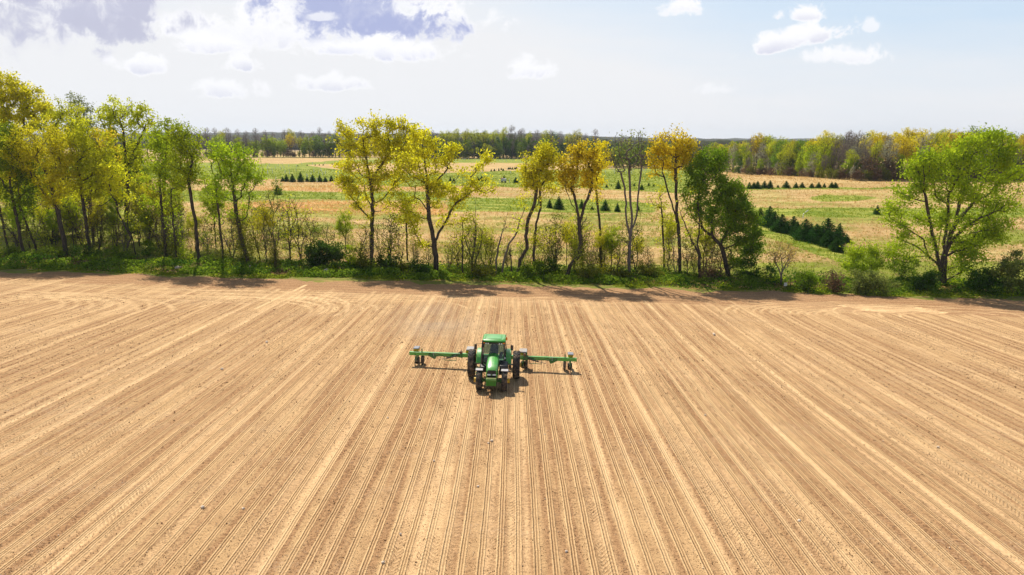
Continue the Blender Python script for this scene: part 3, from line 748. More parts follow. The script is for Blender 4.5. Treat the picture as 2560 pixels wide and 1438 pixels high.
T('big forked golden oak with heavy dark limbs and one long limb reaching sideways', [[(1091, 680), (1090, 640), (1086, 605), (1076, 560), (1071, 520), (1068, 470), (1066, 430), (1062, 400)], [(1086, 605), (1105, 570), (1122, 540), (1140, 508), (1180, 478), (1213, 456)], [(1071, 530), (1050, 500), (1025, 488)], [(1070, 480), (1098, 445), (1120, 420)], [(1068, 470), (1050, 430), (1044, 390)]],
  [(1040, 340, 30, 26), (1068, 370, 34, 26), (1110, 385, 36, 24), (1140, 375, 26, 14, .6), (1085, 415, 44, 24), (1040, 395, 26, 20), (1020, 440, 34, 24, .8), (1060, 450, 44, 22, .8), (1105, 470, 40, 26), (1145, 480, 40, 24), (1190, 470, 34, 20, .8), (1225, 450, 20, 30, .6),
   (1220, 480, 30, 20, .5), (1010, 500, 34, 24, .6), (1110, 510, 50, 18, .6), (1030, 540, 40, 30, .3), (1220, 395, 14, 18, .7), (1130, 555, 40, 25, .15), (1000, 400, 26, 34, .6), (1165, 430, 30, 24, .7), (1045, 600, 34, 30, .2)],
  'gold', .40, den=30, tipd=1.9, leaf=.26, spread=.36, bf=.28)

T('stiff thin trunk with few twigs rising from a bramble mass beside the big forked oak', [(1157, 684), (1156, 640), (1156, 590), (1158, 540)], [(1158, 540, 18, 40, .5), (1160, 600, 26, 40, .3)], 'olive', .12, den=8)
T('clump of dead upright stems wrapped in creeper, one thin stem rising far above the rest', [[(1182, 690), (1180, 650), (1176, 620), (1160, 595)], [(1181, 660), (1188, 600), (1190, 550), (1188, 500)], [(1184, 680), (1200, 620), (1211, 550)], [(1180, 650), (1166, 610), (1160, 580)]],
  [(1190, 590, 34, 50, .5), (1170, 560, 20, 40, .3), (1200, 500, 14, 24, .3)], 'olive', .26, den=9, vine=[(1183, 655, 26, 34, 900), (1205, 600, 18, 30, 400)])
T('smooth pale crooked dead trunk without crown, ending in a bare point', [(1239, 688), (1240, 650), (1245, 620), (1254, 585), (1264, 555), (1271, 526)], [(1262, 560, 14, 26, .5), (1250, 610, 14, 30, .3)], 'brown', .15, den=2, bark='pale', tipd=1.)
T('pale leaning curved trunk with bare top, bending towards its golden crowned neighbours', [(1254, 690), (1258, 660), (1272, 610), (1292, 580), (1300, 550), (1312, 520)], [(1305, 540, 26, 34, .6), (1290, 600, 24, 30, .3)], 'olive', .16, den=12, bark='pale')
T('short leafless stump stem leaning between the two pale trunks and the golden trees', [(1280, 690), (1278, 650), (1274, 625), (1278, 610)], [(1276, 625, 8, 16, .5)], 'brown', .1, den=3, tipd=1.)
T('golden tree with strongly bent lower trunk and rounded crown in front of far dark wood', [[(1295, 690), (1300, 650), (1318, 620), (1314, 590), (1320, 550), (1336, 510), (1342, 470)], [(1318, 620), (1312, 570), (1330, 530)]],
  [(1340, 400, 36, 34), (1322, 420, 30, 36), (1365, 385, 30, 28), (1380, 420, 26, 36, .8), (1345, 450, 44, 30), (1320, 455, 26, 24, .8), (1370, 480, 30, 22, .5), (1320, 500, 34, 30, .25)], 'gold', .26, den=34, tipd=2., leaf=.23, bf=.28)
T('golden tree on straight slim trunk whose crown merges with the bent trunk tree', [[(1335, 688), (1334, 640), (1337, 590), (1345, 545), (1352, 520), (1350, 470)], [(1350, 530), (1375, 500), (1392, 475)]],
  [(1375, 370, 22, 20, .8), (1395, 410, 24, 34, .8), (1355, 430, 24, 30, .6), (1390, 460, 24, 24, .5), (1360, 590, 30, 30, .2)], 'olive', .2, den=24)
T('orange gold tree with heavy trunk leaning away from its foot and dense fan crown', [[(1417, 694), (1425, 665), (1447, 640), (1452, 610), (1449, 570), (1444, 530), (1436, 490), (1428, 470)], [(1449, 560), (1462, 510), (1478, 470), (1482, 430)], [(1445, 540), (1425, 500), (1412, 465)]],
  [(1440, 378, 36, 32), (1470, 372, 32, 32), (1415, 410, 28, 28), (1460, 420, 40, 28), (1425, 450, 34, 26), (1490, 400, 22, 34), (1480, 455, 26, 24, .7), (1400, 445, 16, 22, .6)], 'orange', .30, den=34, tipd=2.1, leaf=.24, bf=.26, vine=[(1455, 640, 26, 36, 1200)])
T('deep orange tree on a straight dark trunk behind an arching bough', [[(1502, 678), (1501, 630), (1500, 580), (1498, 545), (1492, 500), (1490, 460)], [(1500, 610), (1520, 570), (1550, 550)], [(1500, 640), (1480, 610), (1474, 570)]],
  [(1500, 375, 22, 26), (1512, 405, 14, 22), (1495, 430, 22, 30, .8), (1505, 360, 14, 14, .7), (1500, 480, 20, 24, .3), (1520, 640, 34, 40, .2)], 'orange', .2, den=30, vine=[(1502, 650, 24, 30, 700)])
T('nearly bare tall tree with forked upright limbs and fine twigs against the sky', [[(1571, 690), (1573, 640), (1575, 590), (1566, 550), (1566, 510), (1562, 470), (1552, 430)], [(1575, 590), (1580, 550), (1576, 500), (1574, 450), (1572, 400)], [(1576, 580), (1590, 545), (1594, 500), (1600, 450), (1604, 410)], [(1574, 590), (1598, 560), (1606, 520)]],
  [(1555, 360, 24, 32), (1590, 350, 26, 32), (1610, 375, 18, 40), (1575, 400, 40, 36), (1545, 410, 18, 30, .6)], 'sage', .26, den=9, tipd=4., leaf=.19, bark='grey', bf=.25)
T('straight thin trunk with light twiggy lower crown just before the tall gold topped tree', [(1660, 680), (1660, 640), (1657, 580), (1653, 520), (1650, 480)], [(1648, 500, 30, 34, .6), (1665, 540, 34, 34, .4), (1650, 590, 30, 26, .2)], 'olive', .16, den=13, tipd=1.6)
T('tall gold topped tree with straight trunk beside the green leaning one', [[(1700, 682), (1699, 630), (1696, 580), (1691, 520), (1690, 470), (1688, 420), (1690, 370)], [(1692, 540), (1670, 480), (1655, 430)]],
  [(1690, 335, 22, 26), (1712, 355, 24, 30), (1675, 350, 20, 24), (1650, 360, 20, 28), (1636, 385, 18, 30), (1665, 390, 26, 26, .8), (1700, 395, 34, 28, .8), (1725, 370, 16, 24, .7), (1640, 420, 24, 24, .6), (1680, 425, 34, 22, .6)], 'orange', .27, den=32, tipd=2., leaf=.24, bf=.26)
T('forked dark trunk with bare drooping side branches between the gold topped and the leaning tree', [[(1750, 694), (1748, 650), (1744, 600), (1748, 560), (1746, 510)], [(1746, 620), (1752, 590), (1762, 560)], [(1748, 640), (1725, 590), (1705, 545), (1690, 500)]],
  [(1740, 560, 34, 40, .4), (1715, 600, 36, 34, .3), (1730, 500, 30, 40, .4)], 'olive', .24, den=9, tipd=2.)
T('large dense green tree leaning strongly over, its crown hanging to the ground', [[(1822, 690), (1812, 650), (1801, 612), (1780, 590), (1755, 570), (1735, 545), (1718, 515), (1705, 480), (1700, 450)], [(1755, 570), (1745, 520), (1750, 470), (1765, 430)], [(1798, 605), (1830, 560), (1860, 520)], [(1780, 590), (1778, 540), (1800, 490)], [(1812, 640), (1780, 632), (1755, 612)], [(1815, 620), (1850, 610), (1870, 620)]],
  [(1775, 395, 34, 34), (1745, 420, 34, 30), (1800, 430, 30, 36), (1740, 460, 34, 36), (1780, 470, 50, 40), (1820, 480, 34, 44), (1730, 500, 26, 30, .7), (1800, 530, 60, 40), (1850, 530, 36, 50), (1870, 580, 32, 42), (1830, 570, 40, 30, .8), (1884, 620, 26, 40), (1855, 640, 28, 40, .9), (1840, 500, 40, 44), (1880, 560, 28, 40), (1800, 400, 26, 30, .8), (1760, 530, 30, 26, .6)],
  'green', .36, den=52, tipd=2.2, leaf=.22, bf=.3, spread=.36)
T('small round leafless looking tree with fine ochre twigs standing by the white sign', [[(1952, 712), (1953, 690), (1956, 668)], [(1953, 690), (1940, 660), (1932, 640)], [(1955, 675), (1972, 645), (1980, 625)], [(1955, 670), (1952, 640), (1950, 610)]],
  [(1955, 625, 38, 26), (1935, 640, 24, 22), (1978, 640, 22, 26), (1960, 655, 34, 14, .5)], 'ochre', .14, den=20, tipd=9., leaf=.12, r0=.012, bark='pale', seg=.5, spread=.25)
T('very large many stemmed green tree with huge spreading crown, widest of the boundary', [[(2357, 714), (2357, 680), (2360, 640), (2374, 600), (2388, 560), (2398, 510), (2410, 460), (2425, 410)], [(2350, 690), (2343, 640), (2332, 590), (2322, 540), (2312, 480), (2308, 430)], [(2355, 680), (2345, 660), (2320, 640), (2290, 615), (2255, 600), (2228, 590)], [(2358, 660), (2360, 600), (2370, 540), (2372, 480)], [(2330, 640), (2310, 600), (2280, 580), (2250, 560), (2225, 545)],
   [(2374, 610), (2410, 570), (2450, 545), (2500, 525)], [(2388, 560), (2430, 510), (2460, 450), (2490, 400)], [(2343, 640), (2352, 580), (2358, 520)], [(2310, 480), (2290, 430), (2285, 400)]],
  [(2440, 355, 44, 34), (2490, 352, 40, 34), (2400, 370, 36, 34), (2525, 380, 24, 34), (2310, 405, 38, 34), (2350, 400, 34, 36), (2285, 425, 28, 28), (2400, 420, 50, 34), (2470, 410, 50, 40), (2520, 440, 26, 40, .8), (2330, 460, 40, 34), (2390, 480, 50, 34), (2460, 480, 50, 40), (2270, 540, 36, 24, .9), (2230, 530, 34, 24, .8), (2320, 530, 34, 34, .7), (2380, 550, 46, 36, .8), (2440, 560, 44, 36, .8), (2500, 510, 34, 34, .7),
   (2250, 580, 38, 22, .8), (2320, 600, 34, 30, .5), (2425, 620, 40, 30, .5), (2460, 590, 30, 30, .5), (2530, 500, 30, 24, .6), (2490, 590, 34, 26, .5), (2440, 650, 40, 22, .35), (2400, 610, 40, 30, .5), (2280, 480, 30, 30, .5), (2560, 440, 24, 50, .6), (2240, 630, 44, 26, .6), (2420, 655, 54, 26, .6), (2310, 645, 34, 24, .6), (2490, 560, 40, 40, .8), (2250, 490, 34, 34, .7)],
  'lime', .60, den=36, tipd=2.1, leaf=.24, bf=.32, spread=.5, vine=[(2358, 680, 22, 34, 700)])
# taller trees of the wood corner on the left, standing behind the hedgerow
T('huge golden tree filling the top corner, tallest crown of the whole photo', [[(-40, 560), (-38, 480), (-30, 400), (-10, 330), (20, 270)], [(-30, 400), (40, 330), (90, 300)]],
  [(30, 215, 44, 34), (-20, 220, 50, 50), (70, 240, 40, 36), (20, 270, 60, 40), (100, 275, 40, 34), (50, 310, 60, 30), (-20, 300, 50, 50), (130, 290, 24, 24, .7)], 'gold', .55, den=26, tipd=1.3, leaf=.28, dy=0, depth=112.)
T('golden brown tree joining the huge corner tree, with loose bare twigs at its top', [[(150, 600), (150, 500), (150, 420), (152, 350)], [(150, 420), (115, 350), (100, 320)]],
  [(150, 275, 30, 34), (120, 310, 40, 30), (175, 300, 30, 34), (150, 340, 50, 30), (200, 290, 24, 24, .6), (190, 340, 30, 30, .8)], 'olive', .4, den=22, tipd=1.8, leaf=.26, depth=108.)
T('grey green bare topped tree between the golden brown tree and the round oak', [[(212, 600), (212, 500), (210, 400), (208, 320)]], [(195, 265, 22, 30, .8), (212, 290, 26, 40), (200, 340, 34, 40), (235, 330, 22, 40, .8)], 'sage', .35, den=22, tipd=2.2, leaf=.24, depth=118., bark='grey')
T('round topped olive gold oak rising above the hedgerow against white sky', [[(318, 600), (318, 500), (316, 430), (312, 370), (306, 320)], [(316, 420), (345, 360), (365, 310)], [(316, 430), (285, 380), (268, 330)]],
  [(300, 262, 36, 24), (268, 285, 30, 28), (340, 265, 36, 24), (370, 290, 26, 26), (310, 300, 40, 26, .8), (270, 330, 34, 26, .8), (355, 330, 34, 24, .6), (320, 360, 44, 26, .8), (300, 400, 44, 30, .8), (350, 390, 30, 26, .6)], 'olive', .42, den=24, tipd=1.8, leaf=.26, depth=104., bf=.28)
T('fresh green tree whose top touches the horizon behind the curved trunk tree', [[(414, 580), (412, 500), (410, 430), (408, 370)]], [(410, 330, 24, 30), (395, 360, 24, 34), (425, 370, 26, 36), (400, 410, 36, 34), (430, 430, 24, 30, .6)], 'lime', .3, den=30, leaf=.26, depth=106.)
T('dense dark green evergreen looking tree standing in shade behind the small twisted tree', [[(334, 482), (334, 440), (333, 400)]], [(330, 400, 32, 34), (325, 440, 36, 34), (345, 450, 28, 28), (332, 370, 22, 24)], 'dark', .3, den=60, leaf=.28, tipd=1.6, base=(334, 482), depth=138.)
T('mid green tree filling the gap under the round topped oak', [[(262, 600), (262, 500), (262, 440)]], [(262, 400, 40, 36), (240, 440, 34, 34), (290, 430, 34, 40), (230, 380, 30, 36), (370, 430, 24, 34, .6)], 'green', .3, den=34, leaf=.27, depth=116.)
T('dark green tree deep in the corner wood behind the bright yellow tree', [[(90, 600), (90, 500), (90, 430)]], [(90, 400, 60, 40), (30, 420, 50, 40), (150, 420, 40, 34), (60, 460, 60, 30, .7)], 'dark', .3, den=36, leaf=.28, depth=124.)
T('olive tree deep in the corner wood at the photo edge', [[(-10, 600), (-8, 500), (-5, 420)]], [(0, 400, 50, 50), (-40, 440, 50, 50), (30, 350, 40, 34)], 'olive', .3, den=30, leaf=.27, depth=120.)
T('shaded green tree low in the corner wood between the two straight trunk trees', [[(190, 600), (190, 520), (190, 470)]], [(190, 440, 50, 36), (160, 470, 36, 24, .6), (230, 460, 30, 30, .6)], 'green', .28, den=34, leaf=.27, depth=126.)

# ------------------------------------------------------------------ bushes of the boundary
def BUSH(label, x, y, blobs, mat, den=60, leaf=.18, tipd=3., R=.05, bark='bark', group=None, **kw):
    return T(label, [[(x, y), (x, y - 10)], [(x, y - 4), (x - 14, y - 22)], [(x, y - 4), (x + 14, y - 22)]], blobs, mat, R, den, tipd, leaf, bark, 'bush', 'bush', group, spread=kw.pop('spread', .28), seg=.5, r0=.014, **kw)
BUSH('round dark green bush beside the pale boulder', 815, 668, [(815, 628, 40, 26), (790, 640, 30, 24), (840, 625, 30, 22), (785, 655, 24, 14, .8), (850, 645, 20, 20, .8)], 'dark', den=95, leaf=.2)
BUSH('small yellow green shrub at the shoulder of the round dark bush', 875, 668, [(872, 630, 18, 20, .8), (880, 645, 20, 18)], 'lime', den=40)
BUSH('low dark bush at the foot of the golden tree with bent trunk', 1318, 692, [(1315, 670, 26, 18), (1345, 668, 24, 18), (1300, 680, 18, 12)], 'green', den=70)
BUSH('dark green leafy bush right of the straight slim golden tree', 1372, 690, [(1372, 665, 22, 16), (1360, 675, 20, 12), (1385, 675, 16, 12)], 'dark', den=80)
BUSH('brown green arching bramble bush beyond the nearly bare tall tree', 1618, 694, [(1615, 672, 30, 18, .8), (1640, 680, 24, 14, .8)], 'vine', den=50)
BUSH('reddish brown thorn bush below the leaning green tree', 1778, 700, [(1775, 670, 24, 24, .8), (1790, 685, 20, 14)], 'brown', den=50)
BUSH('dark green shrub in the shade of the leaning green tree', 1880, 700, [(1866, 668, 20, 26), (1890, 680, 20, 18)], 'dark', den=60)
BUSH('small dark shrub beside the little ochre tree', 1925, 702, [(1925, 672, 15, 10), (1932, 684, 14, 12, .7)], 'dark', den=70)
BUSH('low green bush right of the white sign', 2018, 730, [(2015, 695, 28, 22), (2035, 705, 24, 18), (2000, 712, 18, 12)], 'green', den=60)
BUSH('pinkish brown twiggy bush between two green bushes', 2085, 734, [(2080, 698, 26, 26), (2095, 712, 22, 18)], 'brown', den=50, tipd=5.)
BUSH('big yellow green willow like bush below the last spruces', 2145, 700, [(2130, 630, 30, 24), (2165, 625, 34, 28), (2195, 640, 30, 26), (2120, 655, 24, 24), (2160, 665, 50, 24)], 'lime', den=55)
BUSH('pale flowering bush with cream tinted leaf tips at the field edge', 2165, 738, [(2150, 695, 32, 26), (2185, 700, 34, 30), (2130, 712, 26, 20), (2215, 712, 26, 22), (2170, 722, 44, 14)], 'sage', den=60)
BUSH('dark green bush pressed against the trunk of the very large tree', 2312, 724, [(2312, 690, 28, 28), (2300, 708, 24, 16), (2330, 700, 18, 22)], 'dark', den=75)
BUSH('mid green bush filling the space before the very large tree', 2250, 700, [(2245, 650, 34, 24, .8), (2275, 660, 28, 26, .8), (2260, 672, 36, 16)], 'green', den=45)
BUSH('dark green mound of a bush beyond the very large tree', 2465, 730, [(2455, 690, 44, 22), (2490, 695, 34, 20), (2430, 705, 30, 18), (2470, 712, 50, 14)], 'dark', den=70)
BUSH('tall dusty green bush at the photo edge beyond the dark mound', 2540, 736, [(2535, 650, 36, 34), (2560, 680, 40, 36), (2510, 680, 30, 30), (2540, 710, 44, 22)], 'sage', den=60)
BUSH('low hawthorn bush under the bright yellow tree', 150, 646, [(120, 625, 20, 14), (140, 632, 18, 10)], 'green', den=50)
BUSH('dark bush at the feet of the two straight trunks', 205, 642, [(200, 625, 24, 12), (230, 628, 22, 10)], 'dark', den=50)
BUSH('leafy green bush beside the thin leaning pole tree', 372, 640, [(368, 615, 20, 16), (380, 628, 18, 10)], 'green', den=55)
BUSH('green bush between the curved dark trunk and its thin neighbour', 465, 652, [(465, 620, 16, 28, .7), (475, 640, 18, 12)], 'lime', den=35)
BUSH('dark ivy bush at the foot of the big forked oak', 1055, 690, [(1050, 660, 24, 24), (1065, 675, 22, 12)], 'dark', den=60)
BUSH('dark green shrubs between the tall golden oak and its slim neighbour', 965, 672, [(960, 645, 26, 22), (985, 655, 22, 16)], 'dark', den=60)
BUSH('yellow green bush hugging the left flank of the tall golden oak', 905, 672, [(902, 640, 20, 24, .8), (915, 655, 20, 14)], 'vine', den=50)

# thin saplings and brushwood in the gaps, copies of four grown shapes
sap = []
for j, (mt, bk, dn) in enumerate((('olive', 'bark', 9), ('lime', 'pale', 10), ('vine', 'bark', 14), ('brown', 'grey', 6))):
    H = 5.5; st = [[np.array([0, 0, 0.]), np.array([.1, 0, 1.5]), np.array([-.15, .1, 3.2]), np.array([.2, 0, 4.6])], [np.array([0, 0, .3]), np.array([.5, .2, 2.]), np.array([.9, .1, 3.6])], [np.array([0, 0, .2]), np.array([-.5, .1, 1.6]), np.array([-1., -.2, 2.9])]]
    bl = [(np.array([0, 0, 3.4]), (1.5, 1.2, 2.), 1.), (np.array([0, 0, 1.6]), (1.5, 1.1, 1.3), .7)]
    tw, lv = plant_meshes(st, bl, 190, dn * 62, .15, .07, r0=.012, spread=.3, seg=.5, name='sapling')
    sap.append((tw, lv, bk, mt))
gaps = [(70, 634), (110, 636), (185, 634), (262, 634), (285, 634), (352, 640), (385, 640), (432, 648), (458, 648), (520, 655), (575, 660), (600, 664), (650, 668), (670, 670), (715, 674), (740, 676), (895, 672), (945, 668), (1000, 672), (1040, 680), (1070, 684), (1120, 686), (1140, 687), (1172, 688), (1215, 690),
        (1228, 690), (1268, 690), (1310, 692), (1355, 693), (1390, 694), (1440, 696), (1462, 696), (1480, 696), (1520, 697), (1545, 697), (1595, 698), (1635, 698), (1675, 698), (1720, 700), (1738, 700), (1770, 702), (1795, 702), (1845, 704), (1900, 706), (2050, 722), (2105, 728), (2285, 735), (2410, 738), (2500, 740)]
gaps = sorted(gaps + [(x + random.uniform(-12, 12), 634 + max(0, min(1, (x - 200) / 900)) * 52 + max(0, x - 1200) * .03) for x in np.concatenate([np.linspace(20, 620, 30), np.linspace(640, 1840, 34)])])
gaps = [q for q in gaps if q[0] < 1890 or random.random() < .25]
kinds = ('thin olive sapling', 'thin lime green sapling', 'bushy creeper covered sapling', 'brown brushwood sapling')
cnts = [0] * 4
for i, (x, y) in enumerate(gaps):
    k = (i * 7 + i // 3) % 4; cnts[k] += 1; tw, lv, bk, mt = sap[k]
    gx, gy, gz = ghit(x, y - 4 - 9 * random.random())
    gy = gy + random.uniform(.3, 3.2); r = empty('sapling', (gx, gy, float(ground_z(gx, gy)) - .05), (0, 0, random.uniform(0, 6.28)))
    s = random.choice((.45, .6, .75, .9, 1.05, 1.35)) * random.uniform(.9, 1.1); r.rotation_euler = (random.gauss(0, .12), random.gauss(0, .12), random.uniform(0, 6.28)); r.scale = (s, s, s * random.uniform(.9, 1.25))
    tag(r, kinds[k] + ' in the hedgerow, ' + ordinal(cnts[k]) + ' of its look from the left', 'sapling', 'saplings filling the hedgerow')
    link('stems', tw, BARK[bk], r); link('foliage', lv, LEAF[mt], r)

FILL = []
for (mt, bk, H, cr) in (('olive', 'bark', 12, [(0, 9, 2.4, 2.8), (-1.3, 7, 1.6, 2), (1.4, 7.4, 1.6, 2), (0, 4.5, 1.6, 1.6, .4)]), ('lime', 'bark', 11, [(0, 8, 2.2, 3), (1.2, 6, 1.6, 2), (-1, 5.5, 1.5, 2, .6)]), ('gold', 'bark', 12.5, [(0, 9.5, 2.6, 2.6), (-1.6, 7.8, 1.7, 1.8), (1.5, 7.6, 1.8, 1.8)])):
    st = [[np.array([0, 0, -.2]), np.array([.15, 0, H * .3]), np.array([-.2, .2, H * .55]), np.array([.2, 0, H * .8])], [np.array([0, 0, H * .35]), np.array([.9, .2, H * .55]), np.array([1.3, .2, H * .7])]]
    bl = [(np.array([q[0], 0, q[1]]), (q[2], q[2], q[3]), q[4] if len(q) > 4 else 1.) for q in cr]
    tw, lv = plant_meshes(st, bl, 160, 4200, .24, .12, r0=.018, spread=.3, name='young_tree'); FILL.append((tw, lv, bk, mt, H))
fcount = [0, 0, 0]; fl = ('young olive tree', 'young lime green tree', 'young golden tree')
for x, dep, top in ((35, 93, 490), (100, 95, 500), (125, 94, 520), (170, 94, 490), (235, 94, 500), (275, 96, 500), (318, 94, 530), (365, 94, 500), (405, 95, 480), (478, 94, 520), (592, 93, 500), (1440, 90, 570), (1510, 90, 560), (1600, 91, 580), (15, 106, 430), (55, 100, 400), (78, 98, 450), (112, 103, 420), (140, 108, 440), (182, 97, 450), (215, 104, 420), (248, 99, 470), (262, 108, 430), (288, 103, 440), (340, 98, 470), (352, 108, 420), (385, 104, 440), (432, 98, 470), (448, 106, 400), (530, 96, 440), (655, 92, 500), (860, 93, 520), (1215, 90, 560), (1420, 92, 540), (1535, 89, 560), (1680, 92, 520), (1770, 91, 540)):
    k = (x * 7 // 5) % 3; tw, lv, bk, mt, H = FILL[k]; fcount[k] += 1
    X_ = float(ray(x, 500)[0]) * dep; z_ = float(ground_z(X_, dep)); h = HC + float(ray(x, top)[1]) * dep - z_
    r = empty('young_tree', (X_, dep, z_), (0, 0, random.uniform(0, 6.28))); s = h / H; r.scale = (s * .95, s * .95, s)
    tag(r, fl[k] + ' standing behind the hedgerow trunks, ' + ordinal(fcount[k]) + ' of its colour from the left', 'tree', 'young trees behind the hedgerow')
    link('trunk', tw, BARK[bk], r); link('crown', lv, LEAF[mt], r)

for (lb, x, y, w_, h_, mt) in (('lone green shrub on the straw strip below the left spruce row', 694, 487, 12, 20, 'green'), ('grey green shrub out on the meadow behind the dead snag', 732, 584, 18, 12, 'sage'), ('second grey green shrub on the meadow, right of its twin', 790, 582, 14, 10, 'green'),
                               ('low green shrub on the meadow just above the round dark bush', 700, 598, 22, 14, 'green'), ('pale green shrub mass on the orange grass', 652, 545, 26, 14, 'sage'), ('dark shrub on the meadow behind the yellow tree', 132, 606, 24, 12, 'dark'), ('smaller dark shrub right of the other meadow shrub behind the yellow tree', 108, 602, 12, 8, 'dark'),
                               ('low bush row piece under the forked dark trunk', 1690, 706, 34, 12, 'herb'), ('arching bramble mass under the nearly bare tree', 1545, 698, 40, 18, 'vine'), ('creeper tangle between the bent golden trees', 1465, 700, 34, 30, 'vine'), ('bramble tangle at the foot of the dead stems', 1200, 694, 40, 22, 'vine'),
                               ('small bramble mound left of the slim tree by the golden oak', 1010, 680, 26, 14, 'vine'), ('leafy mound between the curved trunk and the spindly tree', 530, 660, 24, 14, 'herb'), ('shrub mound under the twisted tree', 300, 646, 26, 14, 'herb'), ('shrub mound at the photo edge under the first trunks', 30, 640, 34, 14, 'herb')):
    BUSH(lb, x, y, [(x, y - h_, w_, h_), (x + w_ * .5, y - h_ * .6, w_ * .6, h_ * .6)], mt, den=38)
# ------------------------------------------------------------------ ground cover
def tufts(name, n, test, mat, h0, h1, wid, y0=84.5, y1=300., blades=3, xspan=.9):
    Yt = y0 * (y1 / y0)**rng.random(n); Xt = rng.uniform(-1, 1, n) * (Yt * xspan + 6)
    Yt = Yt + np.maximum(0, edge_y(Xt) - 84.4 + .3) * (Yt < 110); ok = Yt > edge_y(Xt) + .2; Xt, Yt = Xt[ok], Yt[ok]
    Zt = ground_z(Xt, Yt); px, py = project(Xt, Yt, Zt)
    w = 9 * (fnoise(Xt * .07, Yt * .05) - .5) * np.clip(160 / Yt, .15, 1.6)
    g = band_mask(px, py + w, GREEN, 2.5); r = band_mask(px, py + w, RUST, 4.)
    k = test(g, r, Xt, Yt); Xt, Yt, Zt = Xt[k], Yt[k], Zt[k]; m = len(Xt)
    sc = np.clip(Yt / 110, .8, 2.2)
    Vs = []
    clump = .45 + 1.1 * fnoise(Xt * .35, Yt * .2, 3)
    for b in range(blades):
        a = rng.uniform(0, 2 * PI, m); ln = rng.uniform(.15, .6, m); h = rng.uniform(h0, h1, m) * clump; w_ = wid * sc * rng.uniform(.6, 1.3, m)
        dx, dy = np.cos(a), np.sin(a)
        bx = Xt + rng.normal(0, .12, m); by = Yt + rng.normal(0, .12, m)
        A = np.stack([bx - dy * w_ / 2, by + dx * w_ / 2, Zt - .03], 1); B = np.stack([bx + dy * w_ / 2, by - dx * w_ / 2, Zt - .03], 1)
        Cc = np.stack([bx + dx * ln * h, by + dy * ln * h, Zt + h], 1); Vs.append(np.stack([A, B, Cc], 1))
    V = np.concatenate(Vs).reshape(-1, 3); me = np_mesh(name, V, np.arange(len(V)).reshape(-1, 3))
    return tag(link(name, me, LEAF[mat]), kind='stuff')
tufts('dry_grass', 90000, lambda g, r, x, y: (g < .45) & (rng.random(len(g)) < .25 + .9 * fnoise(x * .06, y * .08 + 4, 3)), 'straw', .12, .36, .10)
tufts('rusty_grass', 60000, lambda g, r, x, y: (r > .35) & (g < .4), 'rust', .2, .5, .10)
tufts('green_grass', 80000, lambda g, r, x, y: (g > .45) | ((rng.random(len(g)) < .10) & (y < 135)) | ((fnoise(x * .05 + 9, y * .07, 3) > .56) & (y < 140)), 'grass', .12, .34, .12)
def herbs(name, n, mat, size, depth, hmax, seed, gate, sh=0.):
    X = rng.uniform(-105, 105, n); e = edge_y(X); off = rng.random(n)**1.25 * depth
    Y = e + sh + off + .5 * (fnoise(X * .5 + seed, X * 0, 2) - .5) * 2
    keep = vnoise(X * .45 + seed, Y * .55) + .45 * rng.random(n) > gate; X, Y, off = X[keep], Y[keep], off[keep]
    hh = hmax * np.clip((fnoise(X * .33 + seed, Y * .4, 3) - .25) * 1.7, .05, 1.3) * np.clip(.25 + off / 1.6, .25, 1)
    u = rng.random(len(X))**.6
    return tag(link(name, leaves_mesh(np.stack([X, Y, ground_z(X, Y) + u * hh], 1), size, name, aspect=.8), LEAF[mat]), kind='stuff')
herbs('undergrowth', 130000, 'herb', .24, 7., 1.0, 1., .62)
herbs('low_leaves', 60000, 'dark', .22, 7.5, 1.0, 31., .86, .4)
herbs('edge_weeds', 80000, 'grass', .2, 4., .45, 61., .78, -1.1)
herbs('dead_stalks', 40000, 'straw', .2, 5., .3, 87., .86, -.6)
herbs('fresh_weeds', 60000, 'lime', .2, 6., .8, 133., .95)
herbs('bramble_litter', 22000, 'brown', .22, 6., .7, 47., .9, .3)

# ------------------------------------------------------------------ spruces
def spruce_meshes():
    pts = []; H = 4.
    for i in range(34):
        f = (i + .5) / 34; z = .12 + f * (H - .25); r = (1 - f)**.75 * 1.35 + .06; nb = int(8 + 22 * (1 - f))
        for b in range(nb):
            a = rng.uniform(0, 2 * PI); L = r * rng.uniform(.7, 1.12); k = max(2, int(L * 9))
            for j in range(k):
                q = L * (j + 1) / k; pts.append((q * math.cos(a) + rng.normal(0, .05), q * math.sin(a) + rng.normal(0, .05), z - .22 * q + .12 * q * q + rng.normal(0, .04)))
    for j in range(30): pts.append((rng.normal(0, .02), rng.normal(0, .02), H - .5 + .5 * j / 30))
    mb = MB(); mb.tube([(0, 0, -.1), (0, 0, 2), (0, 0, H - .1)], [.09, .05, .012], 6)
    me = bpy.data.meshes.new('spruce_trunk'); me.from_pydata([tuple(p) for p in mb.v], [], mb.f)
    return me, leaves_mesh(np.array(pts), .2, 'spruce_crown', aspect=.5)
SPR = [spruce_meshes() for _ in range(3)]
def spruce(px, top, basey, label, group, wide=1.):
    x, y, z = ghit(px, basey); rz = ray(px, top)[1]; h = max(.5, HC + rz * y - z)
    r = empty('spruce', (x, y, z - .02), (0, 0, random.uniform(0, 6.28))); s = h / 4.; q = s * random.uniform(1.1, 1.6) * wide; r.scale = (q, q, s)
    tag(r, label, 'spruce', group); a, b = random.choice(SPR)
    link('trunk', a, BARK['bark'], r); link('crown', b, LEAF['spruce'], r)
L6 = lambda x, y: (1500 + x / 2.995, 280 + y / 2.995)
